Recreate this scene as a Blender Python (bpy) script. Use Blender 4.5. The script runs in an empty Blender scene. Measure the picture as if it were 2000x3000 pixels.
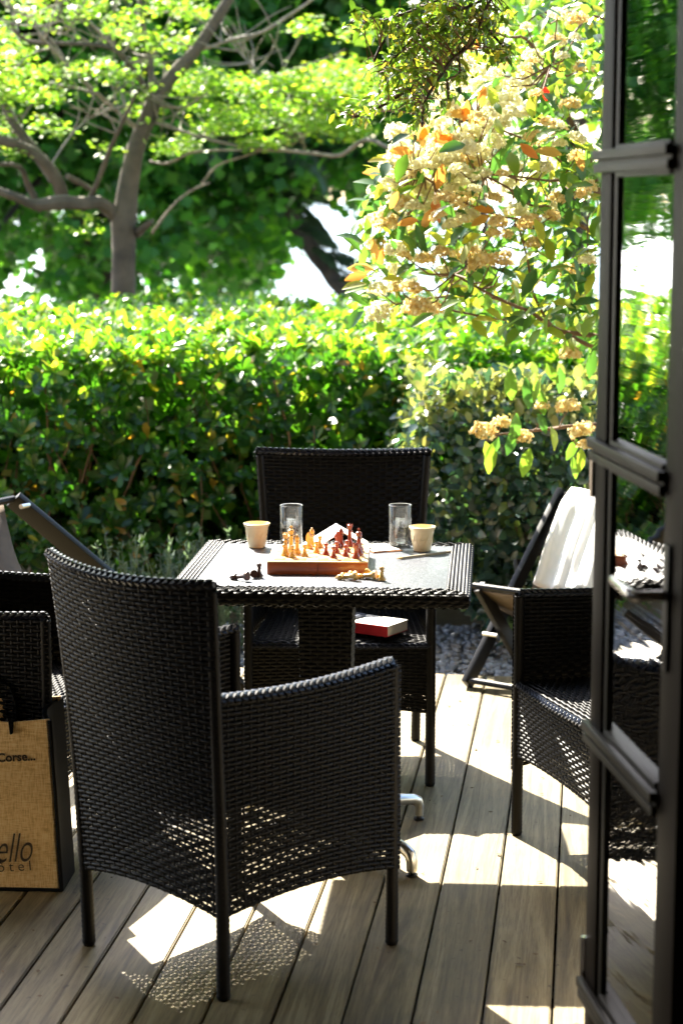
import bpy, bmesh, math, random
import numpy as np
from mathutils import Vector, Matrix, noise
random.seed(7); RNG = np.random.default_rng(7)
R = math.radians
C = bpy.context.scene.collection
sc = bpy.context.scene

# ------------------------------------------------------------------ camera, sky, sun, exposure
FPX, EYE, PITCH = 5833.0, 1.68, R(8.87)          # focal length in photo pixels, eye height, tilt
SUN_AZ, SUN_EL = R(-26.0), R(41.5)
cam = bpy.data.cameras.new('camera'); co = bpy.data.objects.new('camera', cam); C.objects.link(co)
co.location = (0, 0, EYE); co.rotation_euler = (math.pi/2 - PITCH, 0, 0)
cam.sensor_fit = 'VERTICAL'; cam.sensor_height = 36.0; cam.sensor_width = 24.0; cam.lens = FPX*36/3000
cam.clip_start = 0.05; cam.clip_end = 8000
cam.dof.use_dof = True; cam.dof.focus_distance = 5.25; cam.dof.aperture_fstop = 3.6; cam.dof.aperture_blades = 8
sc.camera = co
w = bpy.data.worlds.new('World'); sc.world = w; w.use_nodes = True
nt = w.node_tree; sky = nt.nodes.new('ShaderNodeTexSky'); sky.sky_type = 'NISHITA'; sky.sun_disc = False
sky.sun_elevation = SUN_EL; sky.sun_rotation = SUN_AZ; sky.air_density = 1.0; sky.dust_density = 1.5; sky.ozone_density = 1.0
nt.links.new(sky.outputs[0], nt.nodes['Background'].inputs[0]); nt.nodes['Background'].inputs[1].default_value = 0.105
sl = bpy.data.lights.new('sun', 'SUN'); sl.energy = 5.0; sl.angle = R(0.53); sl.color = (1.0, 0.93, 0.80)
so = bpy.data.objects.new('sun', sl); C.objects.link(so)
SUN = Vector((math.sin(SUN_AZ)*math.cos(SUN_EL), math.cos(SUN_AZ)*math.cos(SUN_EL), math.sin(SUN_EL)))
so.location = SUN*30; so.rotation_euler = SUN.to_track_quat('Z', 'Y').to_euler()
sc.view_settings.view_transform = 'Standard'; sc.view_settings.look = 'None'
sc.view_settings.gamma = 1.0; sc.view_settings.exposure = 2.75; sc.view_settings.use_curve_mapping = False
sc.render.engine = 'CYCLES'
sc.cycles.max_bounces = 10; sc.cycles.transparent_max_bounces = 12; sc.cycles.transmission_bounces = 8
sc.cycles.diffuse_bounces = 4; sc.cycles.glossy_bounces = 4
sc.cycles.caustics_reflective = False; sc.cycles.caustics_refractive = False
sc.cycles.use_denoising = True; sc.cycles.sample_clamp_indirect = 6

# ------------------------------------------------------------------ measuring helpers
ST, CT = math.sin(PITCH), math.cos(PITCH)
def P(px, py, Y):
    """point seen at photo pixel (px,py) at distance Y from the camera"""
    a, b = (px-1000)/FPX, (1500-py)/FPX
    d = Vector((a, CT + b*ST, -ST + b*CT)); t = Y/d.y
    return Vector((d.x*t, Y, EYE + d.z*t))
def Hh(px, py, z):
    """point at photo pixel (px,py) at height z"""
    a, b = (px-1000)/FPX, (1500-py)/FPX
    d = Vector((a, CT + b*ST, -ST + b*CT)); t = (z-EYE)/d.z
    return Vector((d.x*t, d.y*t, z))
# ------------------------------------------------------------------ objects helpers
def tag(o, label=None, cat=None, group=None, kind=None):
    if label: o['label'] = label
    if cat: o['category'] = cat
    if group: o['group'] = group
    if kind: o['kind'] = kind
    return o
def empty(name, loc=(0,0,0), rz=0.0, label=None, cat=None, group=None):
    o = bpy.data.objects.new(name, None); C.objects.link(o)
    o.location = loc; o.rotation_euler = (0, 0, rz); o.empty_display_size = .05
    return tag(o, label, cat, group)
def link(name, me, mat=None, parent=None, kind=None, loc=None):
    if mat and not me.materials: me.materials.append(mat)
    o = bpy.data.objects.new(name, me); C.objects.link(o)
    if parent is not None: o.parent = parent
    if loc is not None: o.location = loc
    if kind: o['kind'] = kind
    return o
def children(o): return [c for c in bpy.data.objects if c.parent == o]
def copy_tree(o, parent=None, kids=None):
    if kids is None:
        kids = {}
        for c in bpy.data.objects:
            if c.parent: kids.setdefault(c.parent.name, []).append(c)
    c = o.copy(); C.objects.link(c); c.parent = parent
    for ch in kids.get(o.name, []): copy_tree(ch, c, kids)
    return c
class MB:
    def __init__(s): s.V = []; s.F = []
    def add(s, vs, fs):
        n = len(s.V); s.V += [tuple(v) for v in vs]; s.F += [tuple(i+n for i in f) for f in fs]
    def box(s, c, size, rot=None, axes=None, bev=0.0):
        hx, hy, hz = size[0]/2, size[1]/2, size[2]/2
        M = rot.to_3x3() if rot else (Matrix(axes).transposed() if axes else Matrix.Identity(3))
        c = Vector(c)
        if bev <= 0:
            vs = [c + M @ Vector((x*hx, y*hy, z*hz)) for x in (-1,1) for y in (-1,1) for z in (-1,1)]
            s.add(vs, [(0,1,3,2),(4,6,7,5),(0,4,5,1),(2,3,7,6),(0,2,6,4),(1,5,7,3)]); return
        bm = bmesh.new(); bmesh.ops.create_cube(bm, size=1)
        for v in bm.verts: v.co = Vector((v.co.x*2*hx, v.co.y*2*hy, v.co.z*2*hz))
        bmesh.ops.bevel(bm, geom=bm.edges[:], offset=bev, segments=2, profile=.6, affect='EDGES')
        s.add([c + M @ v.co for v in bm.verts], [[v.index for v in f.verts] for f in bm.faces]); bm.free()
    def tube(s, pts, rad, n=8, cap=True, flat=1.0, wob=0.0):
        pts = [Vector(p) for p in pts]
        if not hasattr(rad, '__len__'): rad = [rad]*len(pts)
        vs = []; up = Vector((0,0,1)); prev = None
        for i, p in enumerate(pts):
            t = (pts[min(i+1,len(pts)-1)] - pts[max(i-1,0)])
            t = t.normalized() if t.length > 1e-9 else Vector((0,0,1))
            if prev is None:
                a = t.cross(up); a = a if a.length > .1 else t.cross(Vector((1,0,0)))
            else: a = prev - t*prev.dot(t)
            a.normalize(); b = t.cross(a); prev = a
            for k in range(n):
                th = 2*math.pi*k/n; r = rad[i]*(1 + wob*noise.noise(p*14 + Vector((k*1.7, 0, 0))))
                vs.append(p + a*math.cos(th)*r + b*math.sin(th)*r*flat)
        fs = [(i*n+k, i*n+(k+1)%n, (i+1)*n+(k+1)%n, (i+1)*n+k) for i in range(len(pts)-1) for k in range(n)]
        if cap: fs += [tuple(range(n))[::-1], tuple((len(pts)-1)*n+k for k in range(n))]
        s.add(vs, fs)
    def lathe(s, prof, c=(0,0,0), n=20, M=None):
        c = Vector(c); vs = []; L = len(prof)
        for r, z in prof:
            for k in range(n):
                a = 2*math.pi*k/n; v = Vector((r*math.cos(a), r*math.sin(a), z))
                vs.append(c + (M @ v if M else v))
        s.add(vs, [(i*n+k, i*n+(k+1)%n, (i+1)*n+(k+1)%n, (i+1)*n+k) for i in range(L-1) for k in range(n)])
    def build(s, name, mat, parent=None, smooth=True, kind=None, local=False, sharp=35):
        me = bpy.data.meshes.new(name)
        off = Vector((0,0,0))
        if parent is not None and not local:
            q = parent
            while q: off += Vector(q.location); q = q.parent
        me.from_pydata([tuple(Vector(v)-off) for v in s.V], [], s.F); me.update()
        if smooth:
            me.shade_smooth()
            if sharp:
                try: me.set_sharp_from_angle(angle=R(sharp))
                except Exception: pass
        return link(name, me, mat, parent, kind)
def np_mesh(name, V, F4, attr=None, smooth=True):
    """V (n,3), F4 (m,4) quads"""
    me = bpy.data.meshes.new(name); n, m = len(V), len(F4)
    me.vertices.add(n); me.vertices.foreach_set('co', np.asarray(V, np.float32).ravel())
    me.loops.add(m*4); me.loops.foreach_set('vertex_index', np.asarray(F4, np.int32).ravel())
    me.polygons.add(m); me.polygons.foreach_set('loop_start', np.arange(0, m*4, 4, dtype=np.int32))
    me.polygons.foreach_set('loop_total', np.full(m, 4, np.int32))
    me.update(calc_edges=True)
    if smooth: me.shade_smooth()
    if attr is not None:
        a = me.attributes.new('rnd', 'FLOAT', 'FACE'); a.data.foreach_set('value', np.asarray(attr, np.float32))
    return me

# ------------------------------------------------------------------ materials
def new_mat(name):
    m = bpy.data.materials.new(name); m.use_nodes = True
    return m, m.node_tree, m.node_tree.nodes['Principled BSDF']
def N(nt, t, **kw):
    n = nt.nodes.new(t)
    for k, v in kw.items():
        if k in n.inputs: n.inputs[k].default_value = v
        else: setattr(n, k, v)
    return n
def ramp(nt, fac, stops):
    r = nt.nodes.new('ShaderNodeValToRGB'); e = r.color_ramp.elements
    while len(e) < len(stops): e.new(.5)
    for el, (p, c) in zip(e, stops): el.position = p; el.color = (*c, 1)
    nt.links.new(fac, r.inputs[0]); return r.outputs[0]
def plain(name, col, rough=.5, metal=0.0, spec=.5, var=.15, scale=30, bump=.0, bscale=200, coat=0):
    m, nt, b = new_mat(name)
    tc = N(nt, 'ShaderNodeTexCoord'); nz = N(nt, 'ShaderNodeTexNoise', Scale=scale, Detail=5.0)
    nt.links.new(tc.outputs['Object'], nz.inputs['Vector'])
    lo = tuple(c*(1-var) for c in col); hi = tuple(min(1, c*(1+var)) for c in col)
    nt.links.new(ramp(nt, nz.outputs[0], [(.3, lo), (.7, hi)]), b.inputs['Base Color'])
    b.inputs['Roughness'].default_value = rough; b.inputs['Metallic'].default_value = metal
    b.inputs['Specular IOR Level'].default_value = spec; b.inputs['Coat Weight'].default_value = coat
    if bump:
        n2 = N(nt, 'ShaderNodeTexNoise', Scale=bscale, Detail=3.0); nt.links.new(tc.outputs['Object'], n2.inputs['Vector'])
        bp = N(nt, 'ShaderNodeBump', Strength=bump, Distance=.002); nt.links.new(n2.outputs[0], bp.inputs['Height'])
        nt.links.new(bp.outputs[0], b.inputs['Normal'])
    return m
def leaf_mat(name, stops, trans, tfac=.4, rough=.35, spec=.5):
    m, nt, b = new_mat(name)
    at = N(nt, 'ShaderNodeAttribute', attribute_name='rnd'); oi = N(nt, 'ShaderNodeObjectInfo')
    ad = N(nt, 'ShaderNodeMath', operation='ADD'); fr = N(nt, 'ShaderNodeMath', operation='FRACT')
    nt.links.new(at.outputs['Fac'], ad.inputs[0]); nt.links.new(oi.outputs['Random'], ad.inputs[1])
    nt.links.new(ad.outputs[0], fr.inputs[0])
    c = ramp(nt, fr.outputs[0], stops); nt.links.new(c, b.inputs['Base Color'])
    b.inputs['Roughness'].default_value = rough; b.inputs['Specular IOR Level'].default_value = spec
    tr = N(nt, 'ShaderNodeBsdfTranslucent')
    mx = N(nt, 'ShaderNodeMix', data_type='RGBA', blend_type='MULTIPLY'); mx.inputs[0].default_value = 1
    nt.links.new(c, mx.inputs[6]); mx.inputs[7].default_value = (*trans, 1)
    nt.links.new(mx.outputs[2], tr.inputs['Color'])
    ms = N(nt, 'ShaderNodeMixShader'); ms.inputs[0].default_value = tfac
    nt.links.new(b.outputs[0], ms.inputs[1]); nt.links.new(tr.outputs[0], ms.inputs[2])
    nt.links.new(ms.outputs[0], nt.nodes['Material Output'].inputs['Surface'])
    return m
M = {}
M['wicker'] = plain('wicker', (.0050, .0048, .0050), .50, spec=.17, var=.25, scale=60)
M['wicker_core'] = plain('wicker_core', (.007, .007, .007), .6)
M['braid'] = plain('braid', (.007, .010, .020), .28, spec=.5)
M['black_plastic'] = plain('black_plastic', (.012,.012,.012), .4)
M['aluminium'] = plain('aluminium', (.62,.61,.58), .28, metal=1.0, var=.05)
M['dark_frame'] = plain('dark_frame', (.007,.007,.008), .42, spec=.22, var=.2)
M['white_cloth'] = plain('white_cloth', (.80,.79,.77), .8, var=.02, bump=.3, bscale=500)
M['canvas'] = plain('canvas', (.095,.066,.040), .8, bump=.3, bscale=600)
M['cup'] = plain('cup', (.82,.70,.44), .35, var=.04, coat=.2)
M['paper'] = plain('paper', (.78,.76,.70), .7, var=.02)
M['red_cover'] = plain('red_cover', (.55,.012,.02), .4)
M['dark_print'] = plain('dark_print', (.05,.06,.09), .4, var=.8, scale=25)
M['leaflet'] = plain('leaflet', (.55,.22,.07), .5, var=.7, scale=22)
M['pencil'] = plain('pencil', (.40,.33,.20), .5)
M['boxwood'] = plain('boxwood', (.66,.40,.11), .32, var=.18, coat=.4)
M['redwood'] = plain('redwood', (.28,.045,.015), .28, var=.25, coat=.5)
M['darkwood'] = plain('darkwood', (.075,.028,.016), .35, var=.25, coat=.3)
M['bag_black'] = plain('bag_black', (.006,.006,.0065), .8, spec=.12)
M['ink'] = plain('ink', (.03,.018,.012), .8)
M['door_paint'] = plain('door_paint', (.009,.005,.0025), .5, spec=.06, var=.12, scale=8)
M['door_bar'] = plain('door_bar', (.019,.016,.010), .5, spec=.15, var=.1, scale=8)
M['brass'] = plain('brass', (.45,.42,.38), .22, metal=1.0, var=.05)
M['plaster'] = plain('plaster', (.62,.52,.38), .9, var=.08, scale=3, bump=.3, bscale=60)
M['room'] = plain('room', (.30,.25,.19), .9, var=.05, scale=2)
M['soil'] = plain('soil', (.15,.115,.08), .95, var=.4, scale=14, bump=1, bscale=40)
M['stone'] = plain('stone', (.27,.27,.28), .85, var=.35, scale=9)
M['bark'] = plain('bark', (.075,.057,.038), .9, var=.45, scale=9, bump=1.0, bscale=35)
M['bark_lit'] = plain('bark_lit', (.19,.155,.11), .75, var=.4, scale=20)  # thin wood made paler, sun from above and behind put into its colour
M['bark_dark'] = plain('bark_dark', (.045,.033,.024), .9, var=.4, scale=12, bump=.8, bscale=40)
M['twig'] = plain('twig', (.16,.09,.05), .8, var=.4, scale=12)
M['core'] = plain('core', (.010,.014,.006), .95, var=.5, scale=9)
M['leaf_hedge'] = leaf_mat('leaf_hedge', [(0,(.015,.052,.009)),(.5,(.027,.085,.012)),(.85,(.050,.135,.016)),(.95,(.13,.19,.03)),(1,(.30,.14,.03))], (3.0,3.3,.9), .45, .30)
M['leaf_new_lit'] = leaf_mat('leaf_new_lit', [(0,(.05,.14,.015)),(.4,(.10,.22,.018)),(.8,(.17,.30,.022)),(1,(.33,.32,.05))], (2.0,2.0,.8), .50, .30)  # young growth, brightened to carry the sunlight on the hedge top
M['leaf_shrub'] = leaf_mat('leaf_shrub', [(0,(.018,.044,.042)),(.6,(.030,.068,.058)),(.92,(.065,.12,.045)),(1,(.17,.21,.06))], (2.2,2.6,1.0), .25, .27, .7)
M['leaf_young_lit'] = leaf_mat('leaf_young_lit', [(0,(.10,.14,.05)),(.6,(.20,.24,.08)),(1,(.38,.35,.15))], (1.8,1.8,.9), .35, .27, .9)  # new growth made paler, light on shrub top and left edge painted in
M['leaf_photinia'] = leaf_mat('leaf_photinia', [(0,(.025,.07,.024)),(.4,(.05,.12,.028)),(.75,(.13,.21,.035)),(1,(.30,.27,.05))], (2.4,2.5,1.1), .45, .32)
M['leaf_orange'] = leaf_mat('leaf_orange', [(0,(.50,.17,.04)),(.6,(.55,.27,.06)),(1,(.52,.34,.10))], (1.5,1.4,1.2), .5, .35)
M['leaf_red'] = leaf_mat('leaf_red', [(0,(.6,.02,.01)),(1,(.6,.02,.01))], (1.4,1,1), .4)
M['leaf_small'] = leaf_mat('leaf_small', [(0,(.04,.085,.016)),(.5,(.08,.145,.022)),(.85,(.17,.22,.03)),(1,(.34,.26,.05))], (2.4,2.5,1.0), .40, .33)
M['leaf_lime'] = leaf_mat('leaf_lime', [(0,(.09,.19,.018)),(.6,(.16,.29,.025)),(1,(.28,.34,.04))], (1.9,2.0,1.0), .5, .45, .3)
M['leaf_dark'] = leaf_mat('leaf_dark', [(0,(.016,.062,.011)),(.6,(.034,.108,.016)),(1,(.08,.18,.024))], (2.8,3.3,1.2), .46, .45, .3)
M['leaf_palm'] = leaf_mat('leaf_palm', [(0,(.022,.045,.022)),(1,(.05,.085,.04))], (1.5,1.8,1.2), .2, .4)
M['leaf_grey'] = leaf_mat('leaf_grey', [(0,(.10,.15,.10)),(1,(.18,.24,.16))], (1.5,1.7,1.1), .3, .6)
M['petal'] = leaf_mat('petal', [(0,(.74,.70,.40)),(.4,(.85,.84,.58)),(1,(.90,.90,.76))], (1.1,1.08,1.0), .5, .7, .2)
M['petal_tan'] = leaf_mat('petal_tan', [(0,(.66,.48,.18)),(.5,(.80,.69,.34)),(1,(.88,.84,.58))], (1.15,1.1,1.0), .5, .7, .2)

def wood_deck():
    m, nt, b = new_mat('deck_wood')
    tc = N(nt, 'ShaderNodeTexCoord'); oi = N(nt, 'ShaderNodeObjectInfo')
    mp = N(nt, 'ShaderNodeMapping'); mp.inputs['Scale'].default_value = (28, 1.1, 28)
    cb = N(nt, 'ShaderNodeCombineXYZ'); ml = N(nt, 'ShaderNodeMath', operation='MULTIPLY'); ml.inputs[1].default_value = 37
    nt.links.new(oi.outputs['Random'], ml.inputs[0]); nt.links.new(ml.outputs[0], cb.inputs[1]); nt.links.new(ml.outputs[0], cb.inputs[2])
    av = N(nt, 'ShaderNodeVectorMath', operation='ADD'); nt.links.new(tc.outputs['Object'], av.inputs[0]); nt.links.new(cb.outputs[0], av.inputs[1])
    nt.links.new(av.outputs[0], mp.inputs['Vector'])
    wv = N(nt, 'ShaderNodeTexNoise', Scale=1.0, Detail=8.0, Roughness=.62, Distortion=1.4); nt.links.new(mp.outputs[0], wv.inputs['Vector'])
    big = N(nt, 'ShaderNodeTexNoise', Scale=2.2, Detail=4.0, Roughness=.6); nt.links.new(av.outputs[0], big.inputs['Vector'])
    fine = N(nt, 'ShaderNodeTexNoise', Scale=5.0, Detail=5.0, Roughness=.7)
    mp2 = N(nt, 'ShaderNodeMapping'); mp2.inputs['Scale'].default_value = (60, 3, 60); nt.links.new(av.outputs[0], mp2.inputs['Vector']); nt.links.new(mp2.outputs[0], fine.inputs['Vector'])
    c1 = ramp(nt, wv.outputs[0], [(.28,(.095,.064,.026)),(.42,(.20,.152,.068)),(.54,(.295,.234,.112)),(.70,(.42,.35,.19))])
    c2 = ramp(nt, big.outputs[0], [(.3,(.58,.56,.53)),(.5,(.95,.95,.95)),(.62,(1,1,1)),(.8,(1.0,.90,.74))])
    c3 = ramp(nt, fine.outputs[0], [(.32,(.58,.56,.53)),(.5,(.95,.95,.95)),(.6,(1,1,1))])
    mx = N(nt, 'ShaderNodeMix', data_type='RGBA', blend_type='MULTIPLY'); mx.inputs[0].default_value = 1
    nt.links.new(c1, mx.inputs[6]); nt.links.new(c2, mx.inputs[7])
    mx2 = N(nt, 'ShaderNodeMix', data_type='RGBA', blend_type='MULTIPLY'); mx2.inputs[0].default_value = 1
    nt.links.new(mx.outputs[2], mx2.inputs[6]); nt.links.new(c3, mx2.inputs[7])
    hs = N(nt, 'ShaderNodeHueSaturation'); mr = N(nt, 'ShaderNodeMapRange'); mr.inputs[3].default_value = .72; mr.inputs[4].default_value = 1.15
    nt.links.new(oi.outputs['Random'], mr.inputs[0]); nt.links.new(mr.outputs[0], hs.inputs['Value']); nt.links.new(mx2.outputs[2], hs.inputs['Color'])
    # specks and dark knots of dirt
    sp = N(nt, 'ShaderNodeTexNoise', Scale=38.0, Detail=2.0); nt.links.new(av.outputs[0], sp.inputs['Vector'])
    spc = ramp(nt, sp.outputs[0], [(.22,(.35,.3,.25)),(.30,(1,1,1))])
    mx3 = N(nt, 'ShaderNodeMix', data_type='RGBA', blend_type='MULTIPLY'); mx3.inputs[0].default_value = 1
    nt.links.new(hs.outputs[0], mx3.inputs[6]); nt.links.new(spc, mx3.inputs[7])
    nt.links.new(mx3.outputs[2], b.inputs['Base Color'])
    rr = N(nt, 'ShaderNodeMapRange'); rr.inputs[3].default_value = .42; rr.inputs[4].default_value = .7
    nt.links.new(big.outputs[0], rr.inputs[0]); nt.links.new(rr.outputs[0], b.inputs['Roughness'])
    bp = N(nt, 'ShaderNodeBump', Strength=.35, Distance=.003); nt.links.new(wv.outputs[0], bp.inputs['Height']); nt.links.new(bp.outputs[0], b.inputs['Normal'])
    return m
M['deck'] = wood_deck()
def glass_mat(name, tint=(1,1,1)):
    m, nt, b = new_mat(name)
    b.inputs['Base Color'].default_value = (*tint, 1); b.inputs['Roughness'].default_value = .0
    b.inputs['Transmission Weight'].default_value = 1; b.inputs['IOR'].default_value = 1.46
    # thin glass lets the sun's light through: transparent share for thin walls
    return m
def thin_glass(brighten=.012):
    m, nt, b = new_mat('glass'); nt.nodes.remove(b)
    tp = N(nt, 'ShaderNodeBsdfTransparent'); tp.inputs[0].default_value = (.96,.97,.97,1); gl = N(nt, 'ShaderNodeBsdfGlossy', Roughness=.02); lw = N(nt, 'ShaderNodeFresnel', IOR=1.5)
    ms = N(nt, 'ShaderNodeMixShader'); nt.links.new(lw.outputs[0], ms.inputs[0]); nt.links.new(tp.outputs[0], ms.inputs[1]); nt.links.new(gl.outputs[0], ms.inputs[2])
    df = N(nt, 'ShaderNodeBsdfTranslucent'); df.inputs[0].default_value = (.85,.86,.84,1); dd = N(nt, 'ShaderNodeBsdfDiffuse'); dd.inputs[0].default_value = (.85,.86,.84,1)
    m2 = N(nt, 'ShaderNodeMixShader'); m2.inputs[0].default_value = .5; nt.links.new(df.outputs[0], m2.inputs[1]); nt.links.new(dd.outputs[0], m2.inputs[2])
    m3 = N(nt, 'ShaderNodeMixShader'); m3.inputs[0].default_value = brighten; nt.links.new(ms.outputs[0], m3.inputs[1]); nt.links.new(m2.outputs[0], m3.inputs[2])
    nt.links.new(m3.outputs[0], nt.nodes['Material Output'].inputs['Surface']); return m
M['glass'] = thin_glass(); M['rim_glint'] = plain('rim_glint', (.75,.77,.76), .08, var=.02, spec=.8)  # whitish ring colour stands in for bright glints on the tumbler edges
M['water_glass'] = thin_glass(.11)  # whitish share mixed into the water to paint in its brightness
def pane_mat():
    m, nt, b = new_mat('window_glass'); nt.nodes.remove(b)
    tc = N(nt, 'ShaderNodeTexCoord'); mp = N(nt, 'ShaderNodeMapping'); mp.inputs['Scale'].default_value = (1.5, 1.5, 34.0)
    nt.links.new(tc.outputs['Object'], mp.inputs['Vector'])
    nz = N(nt, 'ShaderNodeTexNoise', Scale=1.3, Detail=1.5); nt.links.new(mp.outputs[0], nz.inputs['Vector'])
    bp = N(nt, 'ShaderNodeBump', Strength=.05, Distance=.008); nt.links.new(nz.outputs[0], bp.inputs['Height'])
    gl = N(nt, 'ShaderNodeBsdfGlossy', Roughness=.015); nt.links.new(bp.outputs[0], gl.inputs['Normal'])
    tp = N(nt, 'ShaderNodeBsdfTransparent'); tp.inputs[0].default_value = (.80,.84,.80,1)
    fr = N(nt, 'ShaderNodeFresnel', IOR=1.95)
    ms = N(nt, 'ShaderNodeMixShader'); nt.links.new(fr.outputs[0], ms.inputs[0]); nt.links.new(tp.outputs[0], ms.inputs[1]); nt.links.new(gl.outputs[0], ms.inputs[2])
    nt.links.new(ms.outputs[0], nt.nodes['Material Output'].inputs['Surface']); return m
M['pane'] = pane_mat()
def table_glass():
    m, nt, b = new_mat('table_glass'); tc = N(nt, 'ShaderNodeTexCoord')
    nz = N(nt, 'ShaderNodeTexNoise', Scale=230.0, Detail=3.0, Roughness=.7); nt.links.new(tc.outputs['Object'], nz.inputs['Vector'])
    n2 = N(nt, 'ShaderNodeTexNoise', Scale=7.0, Detail=4.0); nt.links.new(tc.outputs['Object'], n2.inputs['Vector'])
    c1 = ramp(nt, nz.outputs[0], [(.36,(.025,.030,.040)),(.52,(.10,.11,.125)),(.68,(.22,.23,.25))])
    c2 = ramp(nt, n2.outputs[0], [(.3,(.8,.82,.88)),(.7,(1,1,1))])
    mx = N(nt, 'ShaderNodeMix', data_type='RGBA', blend_type='MULTIPLY'); mx.inputs[0].default_value = 1
    nt.links.new(c1, mx.inputs[6]); nt.links.new(c2, mx.inputs[7]); nt.links.new(mx.outputs[2], b.inputs['Base Color'])
    b.inputs['Roughness'].default_value = .36; b.inputs['Specular IOR Level'].default_value = .55
    bp = N(nt, 'ShaderNodeBump', Strength=.5, Distance=.001); nt.links.new(nz.outputs[0], bp.inputs['Height']); nt.links.new(bp.outputs[0], b.inputs['Normal'])
    return m
M['table_glass'] = table_glass()
def wood_box(name, a, c, rough=.3):
    m, nt, b = new_mat(name); tc = N(nt, 'ShaderNodeTexCoord'); mp = N(nt, 'ShaderNodeMapping'); mp.inputs['Scale'].default_value = (6, 90, 90)
    nt.links.new(tc.outputs['Object'], mp.inputs['Vector'])
    nz = N(nt, 'ShaderNodeTexNoise', Scale=1.0, Detail=6.0, Distortion=.8); nt.links.new(mp.outputs[0], nz.inputs['Vector'])
    nt.links.new(ramp(nt, nz.outputs[0], [(.3,a),(.7,c)]), b.inputs['Base Color']); b.inputs['Roughness'].default_value = rough; b.inputs['Coat Weight'].default_value = .3
    return m
M['box_wood'] = wood_box('box_wood', (.34,.070,.018), (.48,.125,.036))
M['board_light'] = wood_box('board_light', (.66,.45,.20), (.76,.56,.30))
M['board_dark'] = wood_box('board_dark', (.45,.20,.06), (.55,.28,.09))
def jute():
    m, nt, b = new_mat('jute'); tc = N(nt, 'ShaderNodeTexCoord')
    outs = []
    for sc_, k in (((40, 40, 420), 0), ((420, 420, 40), 1)):
        mp = N(nt, 'ShaderNodeMapping'); mp.inputs['Scale'].default_value = sc_; nt.links.new(tc.outputs['Object'], mp.inputs['Vector'])
        nz = N(nt, 'ShaderNodeTexNoise', Scale=1.0, Detail=2.0); nt.links.new(mp.outputs[0], nz.inputs['Vector']); outs.append(nz.outputs[0])
    ad = N(nt, 'ShaderNodeMath', operation='ADD'); nt.links.new(outs[0], ad.inputs[0]); nt.links.new(outs[1], ad.inputs[1])
    hf = N(nt, 'ShaderNodeMath', operation='MULTIPLY'); hf.inputs[1].default_value = .5; nt.links.new(ad.outputs[0], hf.inputs[0])
    nt.links.new(ramp(nt, hf.outputs[0], [(.38,(.58,.37,.16)),(.5,(.80,.56,.27)),(.62,(.86,.68,.39))]), b.inputs['Base Color']); b.inputs['Roughness'].default_value = .85
    bp = N(nt, 'ShaderNodeBump', Strength=.5, Distance=.0015); nt.links.new(hf.outputs[0], bp.inputs['Height']); nt.links.new(bp.outputs[0], b.inputs['Normal'])
    return m
M['jute'] = jute(); M['litter'] = plain('litter', (.16,.10,.05), .9, var=.6, scale=4)
def sea_mat():
    m, nt, b = new_mat('sea'); tc = N(nt, 'ShaderNodeTexCoord'); mp = N(nt, 'ShaderNodeMapping'); mp.inputs['Scale'].default_value = (.5, 1.4, 1)
    nt.links.new(tc.outputs['Object'], mp.inputs['Vector']); nz = N(nt, 'ShaderNodeTexNoise', Scale=1.5, Detail=6.0); nt.links.new(mp.outputs[0], nz.inputs['Vector'])
    b.inputs['Base Color'].default_value = (.03,.11,.20,1); b.inputs['Roughness'].default_value = .22; b.inputs['Specular IOR Level'].default_value = .35
    bp = N(nt, 'ShaderNodeBump', Strength=1.0, Distance=.35); nt.links.new(nz.outputs[0], bp.inputs['Height']); nt.links.new(bp.outputs[0], b.inputs['Normal']); return m
M['sea'] = sea_mat()
def ground_mat():
    m, nt, b = new_mat('garden_ground'); ge = N(nt, 'ShaderNodeNewGeometry'); sp = N(nt, 'ShaderNodeSeparateXYZ'); nt.links.new(ge.outputs['Position'], sp.inputs[0])
    nz = N(nt, 'ShaderNodeTexNoise', Scale=3.0, Detail=8.0, Roughness=.7); nt.links.new(ge.outputs['Position'], nz.inputs['Vector'])
    soil = ramp(nt, nz.outputs[0], [(.3,(.09,.065,.042)),(.7,(.19,.15,.11))])
    sand = ramp(nt, nz.outputs[0], [(.3,(.46,.42,.34)),(.7,(.58,.54,.46))])
    mr = N(nt, 'ShaderNodeMapRange'); mr.inputs[1].default_value = 13.0; mr.inputs[2].default_value = 15.0; nt.links.new(sp.outputs[1], mr.inputs[0])
    mx = N(nt, 'ShaderNodeMix', data_type='RGBA'); nt.links.new(mr.outputs[0], mx.inputs[0]); nt.links.new(soil, mx.inputs[6]); nt.links.new(sand, mx.inputs[7])
    nt.links.new(mx.outputs[2], b.inputs['Base Color']); b.inputs['Roughness'].default_value = .95
    bp = N(nt, 'ShaderNodeBump', Strength=.6, Distance=.03); nt.links.new(nz.outputs[0], bp.inputs['Height']); nt.links.new(bp.outputs[0], b.inputs['Normal']); return m
M['ground'] = ground_mat()

# ================================================================== THE SETTING
# ground and sea
def terrain():
    xs = np.concatenate([[-400,-120,-50], np.linspace(-20,20,41), [50,120,400]]); ys = np.concatenate([[-60,-20], np.linspace(-4,46,51), [80]])
    X, Y = np.meshgrid(xs, ys); Z = np.full_like(X, -.115)
    sl_ = np.clip((Y-20)/14, 0, 1); Z = Z - 2.2*sl_*sl_*(3-2*sl_)
    V = np.stack([X, Y, Z], -1).reshape(-1,3); nx = len(xs)
    F = [(j*nx+i, j*nx+i+1, (j+1)*nx+i+1, (j+1)*nx+i) for j in range(len(ys)-1) for i in range(nx-1)]
    return link('ground', np_mesh('ground', V, F), M['ground'], kind='structure')
terrain()
m = MB(); m.add([(-5000,22,-1.0),(5000,22,-1.0),(5000,7000,-1.0),(-5000,7000,-1.0)], [(0,1,2,3)]); m.build('sea', M['sea'], kind='structure')

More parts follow.
